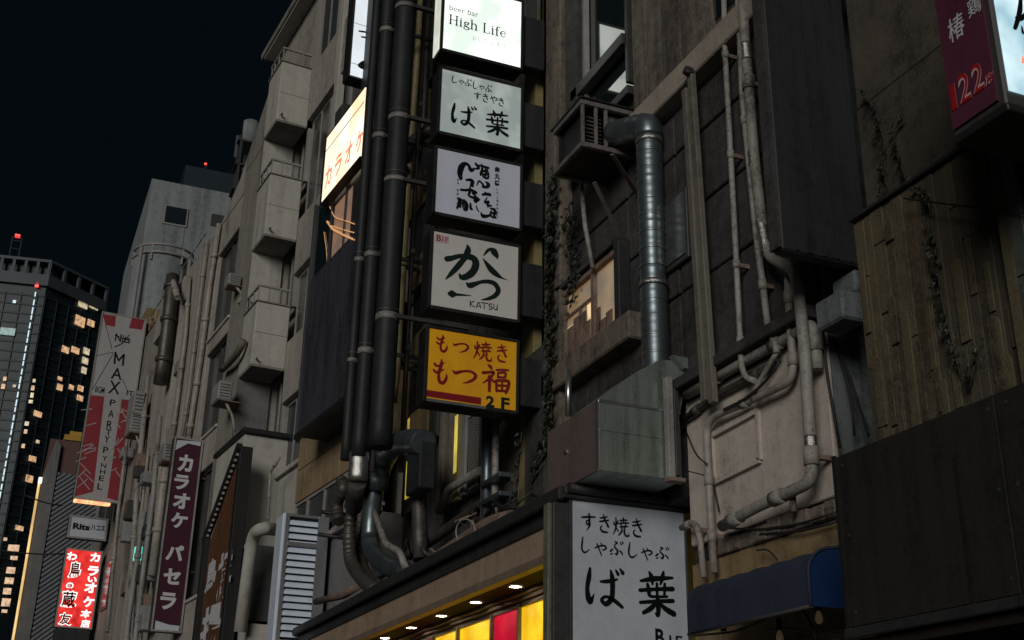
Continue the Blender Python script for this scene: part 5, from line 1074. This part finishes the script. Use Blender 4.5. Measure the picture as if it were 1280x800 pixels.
st = [[(160,80,2),(185,175,2)], [(120,200,2),(190,185,2)], [(190,190,2),(108,330,2)], [(225,290,2),(250,345,2)], [(195,165,4),(225,150,4),(250,120,3)], [(195,120,3),(250,140,3)]]
mb = MB(L); brush(mb, F, px_strokes(F, st), .004); put_text(mb, F, 'Nits', 196, 118, 256, 148, .02)
brush(mb, F, px_strokes(F, [[(194,228,7),(198,186,7)], [(198,188,6),(210,218,6)], [(210,218,6),(230,194,6)], [(230,194,7),(226,236,7)]]), .006)
for ch, b in (('A', (182,246,224,290)), ('X', (172,296,216,346)), ('P', (176,368,198,392)), ('A', (170,408,192,436)), ('R', (164,450,186,480)), ('T', (160,482,182,506)), ('Y', (154,508,176,534)),
    ('P', (150,550,170,574)), ('Y', (146,584,166,604)), ('N', (142,612,162,630)), ('H', (138,636,158,654)), ('E', (134,660,154,680)), ('L', (128,690,148,714)), ('BGM', (120,318,156,342)), ('IT', (240,334,268,354))): put_text(mb, F, ch, *b, off=.008, d=.006)
mb.make('lettering', 'ink', t)
box('lit_underside', 'warm_strip', t, (-41.2, -40.99, d[0], d[1]-.3, d[2]-.14, d[2]-.06), L)
t, d = psign('small_grey_sign', 'small landscape grey sign lettered Rits above the red lit sign', [(89, 646), (133, 650), (131, 673), (86, 671)], -43.1, .3, 'sign_cool', border=.06)
F = Face(L, 0, -43.1, 60, 640, 5); mb = MB(L); put_text(mb, F, 'Rits', 155, 72, 262, 112, .05); put_text(mb, F, 'ハコス', 268, 84, 356, 118, .03); mb.make('lettering', 'ink', t)
t, d = psign('red_lit_sign', 'bright red lit vertical sign with white and black characters at lower left', [(84, 687), (126, 690), (114, 785), (70, 782)], -43.0, .35, 'red_lit', border=.05)
F = Face(L, 0, -43.0, 60, 640, 5)
colA = [('わ', (118,250,182,302)), ('鳥', (126,305,208,418)), ('の', (112,440,160,480)), ('蔵', (80,490,182,600)), ('友', (64,626,152,712))]
colB = [('カ', (262,256,326,312)), ('ラ', (248,338,318,400)), ('い', (246,404,306,440)), ('オ', (226,440,306,506)), ('ケ', (218,528,294,596)), ('本', (202,610,272,662)), ('店', (204,672,262,724))]
mb = MB(L)
for ch, b in colA+colB: put_text(mb, F, ch, *b, off=.045, d=.006)
mb.make('lettering', 'white_lit', t); mb = MB(L)
for ch, b in colA[1:]: x0_, y0_, x1_, y1_ = b; put_text(mb, F, ch, x0_+8, y0_+8, x1_-8, y1_-8, off=.02, d=.010)
mb.make('lettering', 'ink', t)
box('lower_board', 'darkbox', t, (-43.3, -43.0, d[0], d[1], d[2]-1.2, d[2]-.1), L)
F = Face(L, 1, 4.7, 0, 0, 1)
# orange wall board with white brush letters and a bulb-lined slanting top
OB = thing('orange_wall_board', 'dim orange board with white brushed characters under a slanting row of bulbs', 'signboard', (-29, 4.7, 3), L)
c = [L.at(x, y, 1, 4.7) for x, y in ((300, 566), (264, 672), (236, 810), (278, 812))]
MB(L).prism([(c[1].x, c[1].z), (c[2].x, 3.0), (c[0].x, 3.0), (c[0].x, c[0].z)], 1, 4.7, 4.80).make('board', 'orange_board', OB)
box('right_post', 'black', OB, (c[0].x+.005, c[0].x+.22, 4.66, 4.92, 3.0, c[0].z+.1), L, .01)
a, b = Vector((c[0].x+.1, 4.66, c[0].z+.12)), Vector((c[1].x-.4, 4.66, c[1].z-.05)); MB(L).bar(a, b, .12, .2).make('slanting_beam', 'black', OB)
MB(L).bar((c[1].x-.15, 4.68, c[1].z), (c[1].x-.15, 4.68, 3), .14, .2, (0, 1, 0)).make('left_post', 'black', OB)
for k in range(18):
    q = a.lerp(b, (k+.5)/18)+Vector((0, -.03, -.13)); MB(L).box(q.x-.025, q.x+.025, q.y-.02, q.y+.03, q.z-.03, q.z+.03).make('bulb', 'rail', OB)
mb = MB(L)
for ch, b in (('樓', (272, 690, 289, 748)), ('鳥', (258, 700, 270, 738)), ('揚', (252, 757, 275, 812))):
    A_ = F.uv(b[0], (b[1]+b[3])/2); B_ = F.uv(b[2], (b[1]+b[3])/2); m0 = F.uv((b[0]+b[2])/2, b[1]); m1 = F.uv((b[0]+b[2])/2, b[3]); put_text(mb, F, ch, 0, 0, 0, 0, .04, .006, .02, uvbox=(A_[0], m0[1], B_[0], m1[1]))
mb.make('lettering', 'white_print', OB)
# silver louvred box
p = M.at(357, 641, 1, 4.55)
LV = thing('silver_louvre_box', 'shiny silver louvred ventilation box at the left end of the canopy roof', 'vent box', (p.x, 5.3, 4.3))
X0 = p.x; y0 = 4.57; y1 = M.at(412, 648, 0, X0).y; z1 = p.z; z0 = M.at(353, 796, 0, X0).z-.1
MB().box(X0-.55, X0-.1, y0, y1, z0, z1).make('casing', 'darkbox', LV)
MB().box(X0-.55, X0, y0-.06, y0-.001, z0, z1).make('side_frame', 'slat_sheen', LV, .01)
MB().box(X0-.1, X0, y0, y0+.07, z0, z1).box(X0-.1, X0, y1-.2, y1, z0, z1).box(X0-.1, X0-.002, y0+.07, y1-.2, z1-.05, z1).box(X0-.1, X0-.002, y0+.07, y1-.2, z0, z0+.06).box(X0-.1, X0-.004, y0+.07, y1-.2, z0+1.72, z0+1.80).make('frame', 'alu', LV, .004)
n = 17
for k in range(n):
    z = z0+.10+k*(z1-z0-.18)/n; a = y0+.075; b = y1-.205; h_ = (z1-z0-.18)/n*.86
    pf = [(X0-.09*math.cos(math.pi/2*t/6)-.004+.0, 0) for t in range(7)]
    pf = [(X0-.095+.09*math.sin(math.pi/2*t/6), z+h_*math.cos(math.pi/2*t/6)) for t in range(7)]
    vs = []
    for q_ in pf: vs += [(q_[0], a, q_[1]), (q_[0], b, q_[1])]
    MB().add(vs, [(2*t, 2*t+1, 2*t+3, 2*t+2) for t in range(6)], True).make('slat', 'slat_sheen', LV)

# ================================================================== DISTANT BUILDINGS
WT = thing('white_tower', 'pale windowed stair tower block rising behind the left row', 'building', (-77, 7, 0))
p = [M.at(x, y, 0, -75) for x, y in ((190, 223), (290, 245), (208, 256), (231, 283))]
MB().box(-92, -75, p[0].y, p[1].y+3, 0, p[0].z).make('wall', 'tower_white', WT)
f = box('window', 'frame_grey', WT, (-75.0, -74.9, p[2].y-.1, p[3].y+.1, p[3].z-.1, p[2].z), bevel=0); box('pane', 'glass_far', f, (-74.9, -74.88, p[2].y, p[3].y, p[3].z+.02, p[2].z-.1))
box('stain_panel', 'tower_white', WT, (-74.99, -74.96, p[2].y, p[3].y, p[3].z-2.5, p[3].z-.12)); f = box('window', 'frame_dark', WT, (-75, -74.95, p[1].y-1.2, p[1].y+1.5, p[3].z+.4, p[3].z+1.3))
dy0, dy1 = M.at(165, 332, 0, -75).y, M.at(243, 322, 0, -75).y; dz = M.at(205, 330, 0, -75).z; cy_, rr = (dy0+dy1)/2, (dy1-dy0)/2
n = 24; arc = [(-75+math.sin(math.pi*k/n)*rr, cy_-math.cos(math.pi*k/n)*rr) for k in range(n+1)]
MB().prism([(x, y) for x, y in arc]+[(-75.0-.0, cy_+rr)][:0], 2, 0, dz).make('drum', 'tower_white', WT)
for z_ in (dz, dz-.55): MB().tube([(x+.1, y, z_+.5) for x, y in arc], .09, 6, fillet=.05).make('drum_rail', 'rail', WT)
for k in (0, 8, 16, 24): MB().bar((arc[k][0]+.1, arc[k][1], dz-.6), (arc[k][0]+.1, arc[k][1], dz+.5), .12).make('rail_post', 'rail', WT)
for px_ in (164, 228): q = M.at(px_, 400, 0, -73); MB().tube([(-73, q.y, 20), (-73, q.y, dz)], .13, 8).make('drum_pipe', 'rail', WT)
# roof tank and antenna above the balcony building
TK = thing('roof_tank', 'grey cylindrical roof tank on a dark frame behind the balcony building', 'tank', (-52, 9, 20))
q0, q1 = M.at(304, 160, 0, -60), M.at(323, 160, 0, -60); zt = M.at(312, 153, 0, -60).z; zb = M.at(312, 182, 0, -60).z; cy_ = (q0.y+q1.y)/2
MB().tube([(-60, cy_, zb), (-60, cy_, zt)], (q1.y-q0.y)/2, 20).make('tank', 'tower_white', TK)
for k in range(4): MB().bar((-60+(.5 if k < 2 else -.5), cy_+(.5 if k % 2 else -.5), zb-5), (-60+(.5 if k < 2 else -.5), cy_+(.5 if k % 2 else -.5), zb), .14).make('leg', 'frame_dark', TK)
for k in range(3): MB().box(-60.6, -59.4, cy_-.7, cy_+.7, zb-1.5*k-.12, zb-1.5*k-.02).make('platform', 'frame_dark', TK)
MB().tube([(-60, cy_, zb-2.2), (-60, cy_, zb-.9)], .5, 16).make('drum', 'darkbox', TK)
q = M.at(297, 170, 0, -60); MB().box(-60.1, -59.9, q.y-.07, q.y+.07, q.z-1.4, q.z).make('antenna_panel', 'far_crown', TK); MB().bar((-60, q.y+.15, q.z-4), (-60, q.y+.15, q.z+.1), .08).make('mast', 'frame_dark', TK)
DB = thing('dark_building', 'barely visible dark building with a red roof light between the white tower and the tank', 'building', (-150, 15, 0))
q = M.at(257, 206, 0, -150); a = M.at(232, 208, 0, -150); b = M.at(300, 208, 0, -150)
MB().box(-170, -150, a.y, b.y+10, 0, q.z-.6).make('wall', 'far_body', DB); MB().box(-150.3, -150, q.y-.1, q.y+.1, q.z-.6, q.z).make('mast', 'far_body', DB)
MB().tube([(-150.1, q.y, q.z), (-150.1, q.y, q.z+.3)], .17, 10).make('red_light', 'beacon', DB)
# brown building with the yellow edge light
YB = thing('brown_building', 'brown topped building with a lattice screen and a glowing yellow edge, far left', 'building', (-80, 2.5, 0))
A = lambda x, y, v=-75: M.at(x, y, 0, v)
p = [A(62, 548), A(130, 552), A(50, 604), A(72, 590)]
MB().box(-90, -75, p[0].y+.05, p[1].y+6, 0, p[0].z).make('wall', 'brownbody', YB)
box('gold_cap', 'gold', YB, (-80, -74.9, p[0].y+.8, p[1].y+2, p[0].z+.02, p[0].z+.35)); box('gold_cap', 'gold', YB, (-80, -75.5, p[0].y+1.1, p[1].y+2, p[0].z+.36, p[0].z+.75))
MB().prism([(p[2].y-.3, 0), (p[3].y-.05, 0), (p[3].y-.05, p[0].z-.4), (p[3].y-.35, p[0].z-.1), (p[2].y, p[2].z)], 0, -76, -74.7).make('grey_fin', 'greywall', YB)
MB().tube([(-74.65, p[2].y-.05, 2), (-74.65, p[2].y-.05, p[2].z-.1)], .07, 8).make('edge_light', 'neon_yellow', YB); MB().tube([(-74.6, p[2].y-.02, p[2].z-.1), (-74.6, p[2].y-.02, p[2].z+.25)], .11, 8).make('top_lamp', 'white_lit', YB)
lz = A(72, 592).z; ly0, ly1 = p[3].y, p[1].y+1
box('lattice_backing', 'lattice_back', YB, (-75, -74.85, ly0, ly1, 0, lz)); mb = MB(); stp = .30
span = ly1-ly0; k = 0
z = -span
while z < lz:
    for s_ in (1,):
        a_ = Vector((-74.8, ly0, z)); b_ = Vector((-74.8, ly1, z+span*.9)) 
        if b_.z > 5: 
            t0 = 0; t1 = 1
            if b_.z > lz: t1 = max(0, (lz-a_.z)/(b_.z-a_.z))
            if a_.z < 2: t0 = min(1, (2-a_.z)/(b_.z-a_.z))
            if t1 > t0+.02: mb.bar(a_.lerp(b_, t0), a_.lerp(b_, t1), .05, .14)
    z += stp
mb.make('lattice_screen', 'lattice', YB, kind='stuff')
for (x0_, y0_, x1_, y1_, lab) in ((32, 527+92, 78, 632, 'upper'), (0, 688, 90, 692, 'lower')):
    MB().tube([A(x0_, y0_, -60), A((x0_+x1_)/2, (y0_+y1_)/2+3, -60), A(x1_, y1_, -60)], .035, 5, fillet=3).make('overhead_wire', 'cable', None, label='%s black wire crossing in front of the brown building' % lab, cat='wire')
# skyscraper
TX = -420
B = M.at(65, 325, 0, TX)
TF = Frame(128.2, B.x, B.y); TA = Frame(80, B.x, B.y)
Cc = TF.at(137, 358, 1, B.y); ln = Cc.x-B.x
TW = thing('skyscraper', 'dark glass skyscraper with a dotted white light line and scattered lit windows', 'building', (B.x-20, B.y, 0))
ztop = B.z; zc = M.at(65, 358, 0, TX).z
def footprint(off):
    o = Vector((B.x, B.y, 0)); c = TF.wor((B.x+ln, B.y+off, 0)); b_ = o+(Vector((-.9, -.2, 0)).normalized()*off*1.2); a_ = TA.wor((B.x-60, B.y+off, 0))
    return [(a_.x, a_.y), (b_.x, b_.y), (c.x, c.y), (c.x-60, c.y), (a_.x-60, a_.y)]
MB().prism(footprint(1.2), 2, 0, zc).make('body', 'far_body', TW)
MB().prism(footprint(.0), 2, zc, zc+(ztop-zc)*.42).make('crown_band', 'far_crown', TW); MB().prism(footprint(.0), 2, ztop-1.0, ztop).make('crown_top', 'far_crown', TW)
MB().prism(footprint(3.0), 2, zc+(ztop-zc)*.42, ztop-1.0).make('crown_core', 'far_body', TW)
for fr_, n_, s_ in ((TA, 9, -1), (TF, 5, 1)):
    for k in range(n_):
        x_ = B.x+s_*(k*(4.0 if fr_ is TA else ln/4.1)+.3); MB(fr_).box(x_-.5, x_+.5, B.y+.1, B.y+1.2, zc+(ztop-zc)*.42, ztop-1).make('crown_post', 'far_crown', TW)
for fr_, xa_, xb_ in ((TA, B.x-55, B.x-1), (TF, B.x+.8, B.x+ln)):
    m1, m2 = MB(fr_), MB(fr_); z = zc-4
    while z > 60: m1.box(xa_, xb_, B.y+1.0, B.y+1.15, z, z+.7); z -= 3.5
    x = xa_
    while x < xb_: m2.box(x, x+.18, B.y+.8, B.y+1.15, 60, zc-3); x += 5.2
    m1.make('floor_bands', 'far_spandrel', TW, kind='stuff'); m2.make('mullions', 'far_spandrel', TW, kind='stuff')
wins = [(98,373,109.6,385,2),(111.6,374.4,123,386.4,2),(93.6,395,106,408,1),(109,400,118,408,1),(77,433,86,441,1),(89,434,99,441.6,1),(104,435,111.6,443,2),(102.4,447,110,455,2),(101.6,459,108,467,2),(72,471,77.6,475.6,1),(71,480,78,488,1),(86,481,92,487,1),(97,482,104,489,1),(96,494,103.6,501,1),(4,471,8,476,1),(1.6,480,6.4,486,1),(16,481,20,484,2),(41,474,44.4,478,2),(39,482,43,488,1),(38,491,42,497,2),(36,500,41,504,2),(42,514,52,521,1),(31,527,36,532,2),(30,537,34,542,1),(45,550,49,554,2),(27,555,31,560,1),(36,570,45,577,1),(32,594,41,603,1),(19,657,29,663,1),(4.5,672,9,676,1),(10,681,24,689,1),(13,695,22,700,1),(8,709,19,717,1),(6,722,17,730,1),(4,735,14,743,1),(2,748,13,758,1),(2,762,9,766,1),(0,410,19,419,3)]
for x0_, y0_, x1_, y1_, kd in wins:
    xm_ = (x0_+x1_)/2; fr_ = TF if xm_ > 62-(y0_-340)*.12 else TA
    a_ = fr_.at(x0_, (y0_+y1_)/2, 1, B.y+.75); b_ = fr_.at(x1_, (y0_+y1_)/2, 1, B.y+.75); t_ = fr_.at(xm_, y0_, 1, B.y+.75).z; u_ = fr_.at(xm_, y1_, 1, B.y+.75).z
    MB(fr_).box(a_.x, b_.x, B.y+.55, B.y+.8, u_, t_).make('lit_window', ('far_win', 'far_win2', 'far_cool')[kd-1], TW)
for k in range(27):
    y_ = 365+k*9.6; x_ = 45.3-(y_-361)*.175; h = (3.0+(k % 3)*.7); a_ = TA.at(x_, y_, 1, B.y+.5); b_ = TA.at(x_, y_+h*1.9, 1, B.y+.5)
    MB(TA).box(a_.x-.20, a_.x+.20, B.y+.4, B.y+.6, b_.z, a_.z).make('light_bar', 'led', TW)
q = TA.at(46, 356, 1, B.y); MB(TA).box(q.x-.6, q.x+.6, B.y, B.y+.5, q.z-.8, q.z+.8).make('red_light', 'beacon', TW)
q = TA.at(18, 377, 1, B.y+.5); MB(TA).box(q.x-.5, q.x+.5, B.y+.3, B.y+.6, q.z-.5, q.z+.5).make('white_light', 'led', TW)
q = M.at(22, 295, 0, TX-20); 
for dx in (-1.6, 1.6): MB().bar((TX-20, q.y+dx, ztop-2), (TX-20, q.y+dx, q.z-.4), .35).make('mast', 'far_spandrel', TW)
for k in range(5): MB().bar((TX-20, q.y-1.6, q.z-2-k*3.2), (TX-20, q.y+1.6, q.z-2-k*3.2), .35).make('mast_rung', 'far_body', TW)
MB().box(TX-21, TX-19, q.y-.9, q.y+.9, q.z-.35, q.z+.35).make('red_light', 'beacon', TW)
